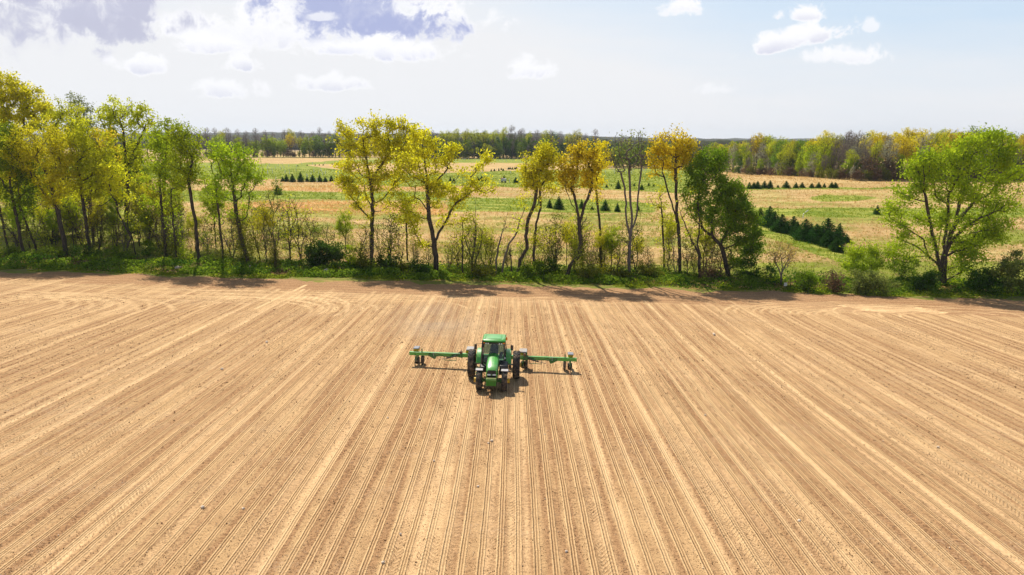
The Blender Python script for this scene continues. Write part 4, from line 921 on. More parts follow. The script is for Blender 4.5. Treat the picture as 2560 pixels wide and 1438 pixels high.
diag = [(1195, 720, 835), (1262, 703, 855), (1302, 742, 868), (1355, 765, 895), (1398, 815, 908), (1442, 778, 898), (1470, 818, 930), (1530, 800, 957), (1572, 830, 965), (1612, 835, 978), (1655, 860, 990), (1692, 795, 985), (1705, 880, 1008), (1785, 830, 962), (1765, 938, 1042), (1842, 912, 980)]
for i, (x, a, b) in enumerate(diag):
    px, ty = L6(x, a); by = L6(x, b)[1]
    spruce(px, ty, by, 'dark spruce in the slanting row by the leaning tree, ' + ordinal(i + 1) + ' from its far end', 'spruces of the slanting row', 1.3)
for i, (x, a, b) in enumerate([(745, 955, 1030), (850, 925, 1035), (920, 925, 1035), (980, 908, 1035), (1090, 905, 1030), (1180, 895, 1035), (1310, 970, 1020), (1440, 908, 1025), (1595, 930, 1025), (1695, 930, 1020), (1850, 940, 1025), (1960, 928, 1025), (2050, 945, 1020), (2165, 925, 1025), (2225, 930, 1025)]):
    spruce(1740 + x / 6.4, 310 + a / 6.4, 310 + b / 6.4, 'small spruce in the straight row before the big wood, ' + ordinal(i + 1) + ' from its left end', 'spruces of the straight far row', 1.25)
for i, (x, a, b) in enumerate([(1470, 1000, 1100), (1540, 960, 1100), (1645, 955, 1105), (1790, 920, 1105), (1905, 1005, 1100), (2005, 965, 1105), (2130, 970, 1105), (2230, 1000, 1105), (2335, 978, 1100), (2430, 1005, 1105), (2530, 950, 1110), (2610, 990, 1110), (2660, 1000, 1112), (2720, 1020, 1115)]):
    spruce(500 + x / 7.11, 300 + a / 7.11, 300 + b / 7.11, 'spruce in the row below the field of white tubes, ' + ordinal(i + 1) + ' from its left end', 'spruces below the tube field')
mid = [(1040 + x / 5.818, 290 + a / 5.818, 290 + b / 5.818) for x, a, b in ((370, 900, 965), (500, 880, 950), (550, 900, 970), (900, 880, 950), (955, 868, 950), (1005, 880, 945), (1280, 860, 950), (1450, 885, 975), (1630, 950, 995), (2430, 940, 1030))] + \
      [(1440 + x / 7.988, 380 + a / 7.988, 380 + b / 7.988) for x, a, b in ((610, 640, 715), (840, 565, 740), (1310, 640, 760), (1160, 620, 685), (1450, 610, 685), (110, 950, 1130), (320, 1075, 1160), (580, 955, 1170), (825, 1010, 1190), (1240, 1065, 1180), (705, 640, 685), (1550, 640, 690))] + [(1397, 490, 523), (1374, 497, 520), (695, 462, 487), (2192, 512, 536)]
for i, (x, a, b) in enumerate(sorted(mid)):
    spruce(x, a, b, 'single dark spruce on the middle meadow, ' + ordinal(i + 1) + ' from the left', 'single spruces on the middle meadow')
for i, (x, a, b) in enumerate([(1040 + x / 5.818, 290 + y / 5.818, 290 + (y + 38) / 5.818) for x, y in ((820, 795), (885, 768), (918, 768), (1095, 770), (1140, 765), (1205, 760), (1240, 750), (1268, 762), (1345, 742), (1368, 738), (1402, 742), (1438, 740), (1462, 735))] + [(500 + x / 7.11, 300 + y / 7.11, 300 + (y + 30) / 7.11) for x, y in ((1740, 795), (1905, 785), (2048, 783), (2122, 783), (2190, 780), (2350, 765), (2430, 760))]):
    spruce(x, a, b, ('tiny conifer seedling behind the forked oak, ' if i < 13 else 'tiny conifer seedling left of the tall oak, ') + ordinal(i + 1 if i < 13 else i - 12) + ' from left', 'conifer seedlings at the strip edge', 1.1)

# ------------------------------------------------------------------ white tree shelters
white = simple_mat('white_plastic', (.80, .80, .76), .5, dust=.1)
tb = MB(); tb.tube([(0, 0, 0), (0, 0, 1.15)], .085, 8); tube_me = bpy.data.meshes.new('shelter'); tube_me.from_pydata([tuple(p) for p in tb.v], [], tb.f); tube_me.materials.append(white)
z1 = [(255, 915), (295, 905), (740, 900), (805, 880), (685, 905), (1060, 910), (1125, 905), (1150, 935), (1205, 850), (1235, 805), (1205, 950), (1285, 895), (1288, 940), (1345, 850), (1390, 810), (1430, 860), (1465, 800), (1495, 850), (1510, 940), (1580, 825), (1585, 905), (1588, 960), (1710, 890), (1715, 830), (1810, 780), (2000, 780), (2220, 770), (1975, 960), (2025, 920), (2110, 950), (2160, 920), (2145, 890), (2183, 970), (2230, 945), (1895, 990), (1915, 1010), (2455, 965), (2430, 1010), (1555, 1085), (1960, 1080), (2080, 1095), (2315, 1080), (1345, 1070), (945, 800), (715, 840), (950, 965), (2400, 710)]
z2 = [(540, 630), (590, 632), (635, 632), (672, 630), (700, 632), (712, 634), (765, 630), (830, 636), (862, 636), (905, 638), (925, 642), (966, 636), (1130, 632), (1150, 628), (1215, 640), (1245, 636), (1262, 634), (1305, 636), (1318, 656), (1365, 628), (1405, 636), (1438, 642), (1268, 664), (30, 660), (70, 670), (445, 840), (480, 825), (800, 820), (945, 815), (970, 820), (1170, 790), (1200, 780), (1325, 780), (1380, 835), (1215, 955), (1360, 960)]
z3 = [(285, 370), (480, 360), (500, 330), (590, 410), (610, 340), (690, 330), (720, 340), (740, 370), (765, 420), (770, 360), (845, 350), (970, 360), (1000, 430), (1065, 410), (1070, 370), (1105, 370), (1140, 370), (1115, 430), (1325, 360), (1350, 370), (1390, 370), (1400, 350)]
al = [(500 + x / 7.11, 300 + y / 7.11 + 2, 0) for x, y in z1] + [(1040 + x / 5.818, 290 + y / 5.818 + 2, 1) for x, y in z2] + [(1440 + x / 7.988, 380 + y / 7.988 + 2, 2) for x, y in z3]
nm = ('white tree shelter tube in the green strip above the left spruce row', 'white tree shelter tube in the middle strips behind the forked oak', 'white tree shelter tube on the slope behind the nearly bare tree'); ct = [0, 0, 0]
for x, y, k in sorted(al, key=lambda q: (q[2], q[0])):
    ct[k] += 1; gx, gy, gz = ghit(x, y); o = link('tree_shelter', tube_me, None, None, (gx, gy, gz - .02), (random.gauss(0, .06), random.gauss(0, .06), 0))
    s = random.uniform(.85, 1.15); o.scale = (s * 1.15, s * 1.15, s)
    tag(o, nm[k] + ', ' + ordinal(ct[k]) + ' from left', 'tree shelter', 'tree shelters on the meadow')
# a bent white standpipe beyond the slanting spruce row, a small sign, a pale cart
x, y, z = ghit(2007, 546); mb = MB(); k = y / F
mb.tube([(0, 0, 0), (.05, 0, 11 * k), (.35, 0, 15 * k), (12 * k, 0, 20 * k)], .07, 8); r = mb.build('standpipe', white, None, True); r.location = (x, y, z)
tag(r, 'bent white pipe sticking up from the green strip behind the slanting spruces', 'pipe')
x, y, z = ghit(1963, 722); r = empty('sign', (x, y, z)); tag(r, 'small blank white sign on a short post at the field edge by the ochre tree', 'sign')
MB().box(-.2, .2, -.015, .015, .32, .76).build('board', white, r, bevel=.01); MB().box(-.03, .03, .017, .06, -.1, .7).build('post', simple_mat('sign_post', (.35, .33, .3), .6), r)
x, y, z = ghit(1259, 457); r = empty('cart', (x, y, z)); tag(r, 'small pale cart with orange lid between spruces in the middle strip', 'cart')
MB().box(-.8, .8, -.5, .5, .45, 1.25, .06).build('body', simple_mat('cart_grey', (.6, .6, .62), .5), r)
MB().box(-.9, -.1, -.45, .45, 1.253, 1.42, .05).build('lid', simple_mat('cart_orange', (.75, .28, .05), .5), r)
for sx in (-.5, .5): MB().lathe_x([(-.55, .26), (-.45, .28), (.45, .28), (.55, .26)], (0, 0, 0), 12).build('wheel', simple_mat('cart_tyre', (.03, .03, .03), .8), r).matrix_local = Matrix.Translation((sx, 0, .28)) @ Matrix.Rotation(PI / 2, 4, 'Z')

# ------------------------------------------------------------------ boulders and field stones
ms, t, out = material('stone'); tc = t.new('ShaderNodeTexCoord'); n = t.noise(tc.outputs['Object'], 5, 6, .65); oi = t.new('ShaderNodeObjectInfo')
principled(t, out, t.mix(t.rng(n, .35, .65), (.62, .50, .38), t.mix(oi.outputs['Random'], (.74, .66, .56), (.82, .66, .48))), .9, normal=bump(t, n, .8, .1), spec=.2)
def stone(px, py, wpx, hpx, label, name='stone'):
    x, y, z = ghit(px, py); k = y / F / .95
    import bmesh
    bm = bmesh.new(); bmesh.ops.create_icosphere(bm, subdivisions=4 if wpx > 14 else 2, radius=1); s = random.random() * 99
    for v in bm.verts:
        p = v.co; q = 1 + .5 * (float(vnoise(p.x * 1.3 + s, p.y * 1.3 + p.z)) - .5) + .25 * (float(vnoise(p.x * 3 + s, p.z * 3 + p.y)) - .5)
        v.co = (p.x * q, p.y * q, p.z * q)
    me = bpy.data.meshes.new(name); bm.to_mesh(me); bm.free()
    a = wpx * k / 2; me.transform(Matrix.Diagonal((a, a * .8, hpx * k / 2 * .95, 1))); me.polygons.foreach_set('use_smooth', [True] * len(me.polygons))
    tag(link(name, me, ms, None, (x, y, z + hpx * k * .22), (0, 0, random.random() * 6)), label, 'stone', 'boulders at the field edge' if name == 'boulder' else 'stones on the sown field')
for px, py, w_, h_, lb in ((817, 684, 27, 17, 'largest pale boulder at the field edge before the round dark bush'), (716, 672, 10, 7, 'small pale boulder before the dead snag'), (628, 668, 12, 8, 'grey boulder in the weeds under the lime green ivy tree'), (445, 672, 16, 9, 'flat pinkish boulder in the verge under the tall green and gold tree'),
                           (433, 664, 10, 7, 'lesser boulder touching the flat pinkish boulder'), (855, 684, 11, 9, 'pinkish boulder just right of the largest boulder'), (625, 682, 9, 6, 'lowest of the boulders under the lime green ivy tree'), (905, 690, 10, 6, 'flat stone at the soil edge under the tall golden oak')):
    stone(px, py, w_, h_, lb, 'boulder')
for px, py, w_, lb in ((667, 857, 8, 'whitish stone on the sown rows left of the planter'), (555, 924, 7, 'grey stone on the left rows, lower than the whitish one'), (1785, 838, 9, 'bright whitish stone under the far right track curve shadows'), (1049, 1052, 7, 'stone just below the left planter wing shadow'), (1229, 1104, 9, 'larger round stone in the rows straight below the tractor'),
                       (1221, 1109, 6, 'small stone touching the round stone below the tractor'), (1416, 1383, 9, 'round stone near the bottom edge, nearest one below the tractor'), (1998, 1305, 11, 'broad pale stone low in the right part of the field'), (507, 1272, 12, 'flat pale stone low in the left part of the field'), (608, 1274, 9, 'round pale stone beside the flat pale stone low on the left'),
                       (958, 1409, 10, 'pale stone at the bottom edge left of the middle'), (1002, 1337, 8, 'stone in the lower middle rows above the bottom edge pair'), (1195, 1217, 7, 'whitish flat stone between the round stone and the bottom edge'), (1085, 1155, 7, 'stone on a smooth wheel band left below the tractor'), (970, 1046, 6, 'small stone on the rows below the left wing tip'), (2345, 1120, 8, 'small pale stone on the far right rows'), (1763, 1040, 6, 'small stone on the rows to the right of the planter')):
    stone(px, py, w_, w_ * .75, lb)

# ------------------------------------------------------------------ loose clods on the rough strips between the rows
n = 240000; Yc_ = 17 * (68 / 17.)**(rng.random(n)**.85); Xc_ = rng.uniform(-1, 1, n) * (Yc_ * .85 + 6)
wv_ = .12 * (fnoise(Yc_ * .05, Xc_ * .02 + 3, 3) - .5) * 2
q = np.abs(np.mod((Xc_ + wv_ + 1.3) / .66 + 200, 1) - .5) * .66
ok = (q > .12) & (vnoise(Xc_ * .8, Yc_ * .25) + .6 * rng.random(n) > .62); Xc_, Yc_ = Xc_[ok], Yc_[ok]; n = len(Xc_)
r_ = .0135 * np.exp(rng.normal(0, .33, n)) * np.clip(Yc_ / 34, .8, 1.35)
base = np.array([(1, 0, 0), (0, 1, 0), (-1, 0, 0), (0, -1, 0), (0, 0, 1), (0, 0, -.6)]); fcs = np.array([(0, 1, 4), (1, 2, 4), (2, 3, 4), (3, 0, 4), (1, 0, 5), (2, 1, 5), (3, 2, 5), (0, 3, 5)])
V_ = base[None] * (r_[:, None, None] * rng.uniform(.6, 1.5, (n, 6, 1))) ; V_ = V_ + rng.normal(0, .18, V_.shape) * r_[:, None, None]
V_ += np.stack([Xc_, Yc_, field_z(Xc_, Yc_) + .06 * (fnoise(Xc_ * .22, Yc_ * .16, 3) - .5) * 2 + .4 * r_], 1)[:, None]
cm, t, out = material('clod'); rr_ = t.new('ShaderNodeNewGeometry').outputs['Random Per Island']
principled(t, out, t.mix(t.rng(rr_, .86, .97), t.mix(rr_, (.11, .058, .028), (.42, .245, .115)), (.72, .58, .42)), .95, spec=.1)
tag(link('soil_clods', np_mesh('soil_clods', V_.reshape(-1, 3), (fcs[None] + 6 * np.arange(n)[:, None, None]).reshape(-1, 3)), cm), kind='stuff')
# ------------------------------------------------------------------ the far woods
def proto(H, crown, mat, bark, n_tip, n_leaf, leaf, R=.22, fork=False, bf=.3, low=None, **kw):
    """crown: blobs (x, z, rx, rz, w) for a tree of height H"""
    st = [[np.array([0, 0, -.3]), np.array([rng.normal(0, .15), rng.normal(0, .15), H * .3]), np.array([rng.normal(0, .4), 0, H * .62]), np.array([rng.normal(0, .6), 0, H * .85])]]
    if fork: st += [[np.array([0, 0, H * .3]), np.array([1.2, .3, H * .5]), np.array([2.2, .3, H * .75])], [np.array([0, 0, H * .35]), np.array([-1.2, -.3, H * .55]), np.array([-2., .2, H * .8])]]
    bl = [(np.array([b[0], rng.normal(0, .5), b[1]]), (b[2], (b[2] + b[3]) * .42, b[3]), b[4] if len(b) > 4 else 1.) for b in crown]
    tw, lv = plant_meshes(st, bl, n_tip, n_leaf, leaf, R, r0=.03, seg=1.3, bf=bf, name='wood_tree', **kw)
    return tw, lv, bark, mat, H
PR = {}
for v in range(2):
    PR['bare%d' % v] = ('bare grey twigged tree', 'bare_tree', proto(18, [(0, 13.5, 2.6, 4.2), (1.2, 10.5, 2, 2.5), (-1.3, 11, 2, 3), (.3, 16, 1.8, 1.8)], 'twig', 'grey', 420, 1500, .16, .2, True, spread=.35))
    PR['olive%d' % v] = ('open olive crowned tree', 'leafy_tree', proto(18, [(0, 14.5, 3.4, 3), (-2, 12, 2.2, 2.4), (2.2, 12.5, 2.4, 2.4), (0, 10, 2.5, 2)], 'olive', 'bark', 260, 3400, .28, .26, True, spread=.4))
    PR['lime%d' % v] = ('fresh green rounded tree', 'leafy_tree', proto(14, [(0, 9.5, 3.2, 4), (-1.2, 6, 2.8, 3), (1.4, 6.5, 2.8, 3), (0, 3.5, 2.8, 2.2, .8)], 'lime', 'bark', 240, 5600, .32, .2, spread=.42))
    PR['green%d' % v] = ('mid green bushy tree', 'leafy_tree', proto(13, [(0, 8.5, 3.2, 4.2), (-1.8, 5, 2.4, 3), (1.8, 5.5, 2.4, 3), (0, 2.5, 3, 2)], 'green', 'bark', 230, 5600, .32, .2, spread=.45))
    PR['orange%d' % v] = ('golden orange tree', 'leafy_tree', proto(17, [(0, 13, 3.8, 3.4), (-2.4, 11, 2.4, 2.6), (2.4, 11.3, 2.4, 2.6), (0, 9, 3, 2.4, .7)], 'orange', 'bark', 250, 5200, .32, .24, True, spread=.42))
    PR['bloss%d' % v] = ('pale blossoming tree', 'leafy_tree', proto(14, [(0, 10, 3, 3.6), (-1.6, 7, 2.5, 3), (1.6, 7, 2.5, 3), (0, 4, 2.4, 2.2, .5)], 'blossom', 'grey', 280, 3000, .26, .18, spread=.38))
    PR['dark%d' % v] = ('dark evergreen tree', 'evergreen_tree', proto(14, [(0, 8, 2.6, 5.5), (-.8, 4, 2.8, 3.5), (.9, 4.4, 2.8, 3.5)], 'dark', 'bark', 200, 6000, .34, .22, spread=.45))
    PR['brush%d' % v] = ('brushy thicket bush', 'thicket_bush', proto(6, [(0, 3, 2.6, 2.6), (-1.6, 2, 2, 1.8), (1.6, 2, 2, 1.8)], 'vine' if v else 'brown', 'grey', 160, 2000, .32, .1, spread=.5))
wcount = {}
def wood_tree(px, depth, kind, topy, where, group, hs=None):
    lab, nm, (tw, lv, bk, mt, H) = PR[kind + str(random.randint(0, 1))]
    rx, _ = ray(px, 400); X = float(rx) * depth; z = float(ground_z(X, depth))
    h = HC + float(ray(px, topy)[1]) * depth - z if hs is None else hs
    r = empty(nm, (X, depth, z), (0, 0, random.uniform(0, 6.28))); s = max(.25, h / (H * .93)); q = s * random.uniform(.85, 1.15); r.scale = (q, q, s)
    r['_w'] = where; r['_l'] = lab; r['_x'] = px
    tag(r, None, 'bush' if nm == 'thicket_bush' else 'tree', group)
    link('stems' if nm == 'thicket_bush' else 'trunk', tw, BARK[bk], r); link('foliage' if nm == 'thicket_bush' else 'crown', lv, LEAF[mt], r)
    wcount.setdefault((lab, where), []).append(r)
# big wood on the right
bx = [1740, 1790, 1860, 2000, 2140, 2300, 2560, 2760]; by = [424, 428, 436, 442, 450, 451, 453, 455]
tx = [1740, 1850, 1890, 1930, 1990, 2050, 2110, 2200, 2300, 2400, 2500, 2600, 2760]; ty = [356, 354, 338, 336, 348, 336, 330, 330, 324, 322, 326, 330, 330]
G3 = 'trees of the big wood on the right'
for row, (off, step, kinds_, frac) in enumerate(((-2, 16, 'brush brush brush bloss brush', (.16, .3)), (0, 24, 'brush dark green bloss brush bloss lime brush bare', (.3, .6)), (3, 27, 'bloss lime lime green bare olive bloss lime olive', (.6, .92)), (9, 25, 'olive bare olive lime bare orange lime green bloss', (.8, 1.0)), (17, 26, 'lime orange olive bare green orange orange olive', (.88, 1.04)), (27, 30, 'green dark bare orange olive green', (.85, .98)))):
    x = 1745 + row * 6
    while x < 2720:
        kk = random.choice(kinds_.split())
        if 2180 < x < 2420 and row >= 2 and random.random() < .6: kk = 'orange'
        if row >= 1 and 1880 < x < 1960 and kk in ('bare', 'orange') and random.random() < .7: kk = 'lime'
        b_ = np.interp(x, bx, by); d0 = ghit(x, b_)[1]; top = np.interp(x, tx, ty); f = random.uniform(*frac)
        d = d0 + off + random.uniform(-1.5, 1.5); base_at = b_; topy = b_ - (b_ - top) * f
        wood_tree(x, d, kk, topy, 'in the big right wood', G3)
        x += step * random.uniform(.7, 1.3)
# middle wood behind the forked oak
G2 = 'trees of the dark middle wood'
for row, (off, step, kinds_, t0, t1) in enumerate(((0, 15, 'brush green dark olive bare', 372, 350), (8, 13, 'dark green dark bare dark', 356, 342), (14, 20, 'olive bare olive bare', 330, 316), (20, 15, 'dark green dark bare', 350, 338), (30, 17, 'bare dark bare', 342, 326))):
    x = 1035 + row * 3
    while x < 1500:
        d0 = ghit(x, 397.5)[1]
        sh = 12 if x > 1390 else 0
        wood_tree(x, d0 + off + random.uniform(-3, 3), random.choice(kinds_.split()), random.uniform(t1, t0) + (sh if row != 2 else sh * .5), 'in the middle wood', G2); x += step * random.uniform(.7, 1.35)
for row, (off, step, kinds_, t0, t1) in enumerate(((0, 16, 'brush green dark', 385, 368), (10, 15, 'dark green bare olive', 370, 354), (22, 17, 'dark bare dark', 364, 352))):
    x = 1490 + row * 5
    while x < 1780:
        d0 = ghit(x, 417 + (x - 1490) * .03)[1]
        wood_tree(x, d0 + off + random.uniform(-3, 3), random.choice(kinds_.split()), random.uniform(t1, t0), 'in the low middle wood', 'trees of the low wood in the middle'); x += step * random.uniform(.7, 1.35)
# thin line of trees left of the middle
G1 = 'trees of the thin line before the hills'
for row, (off, step, kinds_, t0, t1) in enumerate(((0, 15, 'brush lime green brush', 380, 362), (5, 14, 'lime olive bare green orange bare lime', 350, 334), (12, 22, 'bare bare olive', 334, 320))):
    x = 470 + row * 5
    while x < 1030:
        d0 = ghit(x, 394)[1]
        kk = random.choice(kinds_.split())
        wood_tree(x, d0 + off + random.uniform(-3, 3), kk, random.uniform(t1, t0), 'in the thin far line', G1); x += step * random.uniform(.7, 1.35)
for (lab, where), rs in wcount.items():
    rs.sort(key=lambda r: r['_x'])
    for i, r in enumerate(rs):
        r['label'] = lab + ' ' + where + ', ' + ordinal(i + 1) + ' of its kind from left'
        for k in ('_w', '_l', '_x'): del r[k]

# ------------------------------------------------------------------ far belts of woodland, wooded hills, a barn
mh, t, out = material('far_wood'); gp = t.new('ShaderNodeNewGeometry').outputs['Position']
n = t.noise(gp, .03, 6, .7); n2 = t.noise(gp, .12, 4, .7)
principled(t, out, t.mix(t.rng(n, .35, .65), t.mix(t.rng(n2, .35, .65), (.03, .045, .02), (.08, .10, .04)), (.075, .06, .045)), 1., normal=bump(t, n2, 1., 6.), spec=0.)
def belt(name, x0, x1, d, topf, thick, step, amp, seed, kind='stuff'):
    """a mass of tree crowns: bumpy body with real depth standing on the ground"""
    X = np.arange(x0, x1 + step, step); prof = [(-.5, 0), (-.46, .55), (-.3, .86), (0, 1.), (.3, .9), (.5, 0)]
    V = []
    for j, (q, zf) in enumerate(prof):
        top = topf(X); nn = (fnoise(X / (step * 2.2) + seed, X * 0 + j * 1.7, 3) - .5) * 2
        yy_ = d + q * thick + 12 * (fnoise(X * .01 + seed, X * 0 + 2) - .5); V.append(np.stack([X, yy_, np.where(zf > 0, 5 + (top - 5) * zf + amp * nn * zf, 3.)], 1))
    V = np.concatenate(V); n_ = len(X); i = np.arange(n_ - 1)
    fc = np.concatenate([np.stack([j * n_ + i, j * n_ + i + 1, (j + 1) * n_ + i + 1, (j + 1) * n_ + i], 1) for j in range(len(prof) - 1)])
    return tag(link(name, np_mesh(name, V, fc, True), mh), kind=kind)
def topz(pts, d):
    xs_ = np.array([float(ray(a, b)[0]) * d for a, b in pts]); zs = np.array([HC + float(ray(a, b)[1]) * d for a, b in pts])
    return lambda X: np.interp(X, xs_, zs)
belt('woodland_belt', -900, 900, 760, topz([(-400, 352), (0, 352), (500, 353), (700, 360), (830, 364), (1000, 352), (1300, 350), (1460, 350), (1760, 352), (2560, 356), (3000, 356)], 760), 40, 3.5, 2.2, 3.)
belt('woodland_belt', -1600, 1600, 1400, topz([(-400, 350), (500, 351), (840, 352), (1300, 352), (1760, 355), (2560, 358), (3000, 358)], 1400), 120, 7, 3., 13.)
belt('hills', -3000, 3200, 2400, topz([(-400, 338), (480, 337), (620, 338), (700, 334), (760, 334), (860, 337), (1050, 336), (1290, 336), (1330, 334), (1420, 341), (1600, 345), (1760, 349), (2000, 352), (2560, 352), (3000, 352)], 2400), 500, 14, 5., 23., 'structure')
belt('hills', -5600, 5800, 4600, topz([(-400, 336), (480, 334), (700, 331), (900, 335), (1200, 333), (1420, 336), (1500, 341), (1740, 347), (2100, 347), (2560, 350), (3000, 350)], 4600), 900, 24, 8., 43., 'structure')
x, y, z = float(ray(828, 356)[0]) * 700, 700., 5.; z = float(ground_z(x, y)); r = empty('barn', (x, y, z)); tag(r, 'long low barn with white roof far behind the thin tree line', 'barn')
zz = HC + float(ray(828, 356)[1]) * 700 - z
MB().box(-5.5, 5.5, 2, 8, 0, zz - .8).build('wall', simple_mat('barn_wall', (.25, .3, .36), .7), r)
MB().prism([[(-6, 1.5, zz - .8), (-6, 5, zz + .5), (-6, 8.5, zz - .8)], [(6, 1.5, zz - .8), (6, 5, zz + .5), (6, 8.5, zz - .8)]]).build('roof', simple_mat('barn_roof', (.8, .8, .8), .5, dust=0), r)
# ------------------------------------------------------------------ tractor
green = simple_mat('green_paint', (.045, .40, .03), .4, coat=1., dust=.3)
dkgreen = simple_mat('green_frame', (.018, .17, .03), .45, dust=.3)
black = simple_mat('black_plastic', (.014, .014, .015), .45, dust=.12)
rubber = simple_mat('tyre_rubber', (.035, .032, .030), .85, dust=.75)
yellow = simple_mat('yellow_paint', (.78, .50, .012), .4, coat=.2, dust=.3)
steel = simple_mat('steel', (.45, .44, .42), .35, .8, dust=.3)
orange = simple_mat('amber_lens', (.85, .22, .01), .25, dust=.05)
lens = simple_mat('clear_lens', (.82, .84, .86), .12, dust=.05)
tanklid = simple_mat('tank_lid', (.34, .33, .32), .6, dust=.6)
palegrey = simple_mat('pale_grey', (.42, .40, .40), .45, dust=.25)
seatm = simple_mat('seat_fabric', (.06, .055, .04), .9, dust=.1)
red = simple_mat('red_box', (.5, .03, .02), .5, dust=.1)
lidm = simple_mat('grey_lid', (.20, .22, .26), .5, dust=.2)
rust = simple_mat('rusty_steel', (.16, .07, .035), .8, dust=.3)
gm_, t, out = material('cab_glass')
gl = t.new('ShaderNodeBsdfGlossy'); gl.inputs['Roughness'].default_value = .03; tr = t.new('ShaderNodeBsdfTransparent'); tr.inputs[0].default_value = (.62, .70, .64, 1)
fr = t.new('ShaderNodeFresnel'); fr.inputs[0].default_value = 1.5; mx = t.new('ShaderNodeMixShader'); t.link(fr.outputs[0], mx.inputs[0]); t.link(tr.outputs[0], mx.inputs[1]); t.link(gl.outputs[0], mx.inputs[2]); t.link(mx.outputs[0], out.inputs[0])

fx, fy, _ = ghit(1229, 976)
slope_rot = Matrix.Rotation(-math.atan(SLOPE), 4, 'X') @ Matrix.Rotation(math.atan(CROSS), 4, 'Y')
def ground_frame(x, y, rz): return Matrix.Translation((x, y, float(field_z(x, y)))) @ slope_rot @ Matrix.Rotation(rz, 4, 'Z')
TM = ground_frame(fx, fy, math.radians(-1.2))
tractor = empty('tractor', (0, 0, 0)); tractor.matrix_world = TM
tag(tractor, 'green farm tractor with yellow rims driving towards the camera down the field', 'tractor')

def wheel(cx, cy, R, w, rimR, nl, lug, out_s):
    """tyre with chevron lugs, yellow rim, hub; out_s is the side the rim dish faces"""
    c = (cx, cy, R - .03); mb = MB(); h = w / 2
    mb.lathe_x([(-h * .62, rimR), (-h * .92, rimR + .06), (-h, R - .20 * R / .9), (-h * .88, R - .075), (-h * .5, R - .035), (0, R - .028), (h * .5, R - .035), (h * .88, R - .075), (h, R - .20 * R / .9), (h * .92, rimR + .06), (h * .62, rimR)], c, 44)
    for i in range(nl):
        for s in (-1, 1):
            t0 = 2 * PI * (i + (.5 if s > 0 else 0)) / nl; dt = 2 * PI / nl
            # bar from the centre line out and back round the shoulder
            path = [(.015 * s, t0, R), (s * h * .5, t0 - dt * .55, R - .004), (s * h * .93, t0 - dt * 1.0, R - .028), (s * h * 1.01, t0 - dt * 1.15, R - .13)]
            L = []
            for (x, th, r) in path:
                tw = lug / R * .5
                L.append([(c[0] + x, c[1] + rr * math.cos(th + a), c[2] + rr * math.sin(th + a)) for rr, a in ((r - .06, -tw * 1.2), (r, -tw * .8), (r, tw * .8), (r - .06, tw * 1.2))])
            mb.prism(L)
    root = mb.build('wheel', rubber, tractor, True)
    o = out_s; rb = MB(); rb.lathe_x([(-h * .6, rimR - .03), (-h * .62, rimR + .01), (h * .62, rimR + .01), (h * .6, rimR - .03), (h * .1 * o, rimR - .05), (h * .0 * o, rimR * .5), (h * .3 * o, rimR * .45)] if o > 0 else [(h * .6, rimR - .03), (h * .62, rimR + .01), (-h * .62, rimR + .01), (-h * .6, rimR - .03), (-h * .1, rimR - .05), (0, rimR * .5), (-h * .3, rimR * .45)], c, 28)
    rb.build('rim', yellow, root, True)
    hb = MB(); hb.lathe_x([(-.1, .13), (-.1, .15), (.1 + (.22 if out_s > 0 else 0), .15), (.1 + (.22 if out_s > 0 else 0), .12)] if out_s > 0 else [(-.32, .12), (-.32, .15), (.1, .15), (.1, .13)], c, 16); hb.build('hub', yellow, root, True)
    return root
RW, FW = 1.48, .79
for s in (-1, 1): wheel(s * RW, 2.75, .93, .47, .50, 22, .055, s)
for s in (-1, 1): wheel(s * FW, 0, .655, .36, .34, 17, .05, s)
# axles
MB().tube([(-1.55, 2.75, .9), (1.55, 2.75, .9)], .055, 10).build('rear_axle', steel, tractor, True)
MB().box(-.32, .32, 2.35, 3.2, .55, 1.15, .06).build('rear_axle_housing', dkgreen, tractor).select_set(False)
MB().tube([(-.9, 2.75, .9), (-.35, 2.75, .9)], .14, 12).build('axle_trumpet', dkgreen, tractor, True); MB().tube([(.9, 2.75, .9), (.35, 2.75, .9)], .14, 12).build('axle_trumpet', dkgreen, tractor, True)
a = MB(); a.bar((-.62, 0, .62), (.62, 0, .62), .16, .18); a.bar((-.62, -.02, .62), (-.62, .1, .62), .22, .3); a.bar((.62, -.02, .62), (.62, .1, .62), .22, .3); a.build('front_axle', dkgreen, tractor, bevel=.015)
a = MB(); a.bar((-.6, .22, .6), (.6, .22, .6), .035); a.tube([(-.3, .2, .62), (.3, .2, .62)], .04, 8); a.build('tie_rod', steel, tractor)
# chassis
MB().box(-.26, .26, -.35, 2.5, .55, 1.0, .04).build('chassis', dkgreen, tractor)
# engine block under the hood
MB().box(-.24, .24, .1, 1.5, 1.0, 1.35, .03).build('engine', black, tractor)
# hood: lofted, narrow and rounded, dropping to the nose
def hood_loop(y, w, zb, zt, r=.35):
    ws = w / 2; P_ = []
    for fx_, fz in ((-1, 0), (-1.0, .55), (-.93, .80), (-.70, .95), (-.3, 1.0), (0, 1.01), (.3, 1.0), (.70, .95), (.93, .80), (1.0, .55), (1, 0)): P_.append((fx_ * ws, y, zb + (zt - zb) * fz))
    return P_
hood = MB().prism([hood_loop(1.62, .70, 1.3, 1.93), hood_loop(1.2, .74, 1.25, 1.90), hood_loop(.7, .76, 1.22, 1.83), hood_loop(.2, .74, 1.22, 1.74), hood_loop(-.2, .70, 1.22, 1.63), hood_loop(-.42, .64, 1.24, 1.53), hood_loop(-.52, .56, 1.28, 1.44)]).build('hood', green, tractor, True)
MB().tube([(0, 1.55, 1.945), (0, .7, 1.85), (0, 0, 1.70), (0, -.4, 1.555)], .006, 6).build('seam', dkgreen, hood)
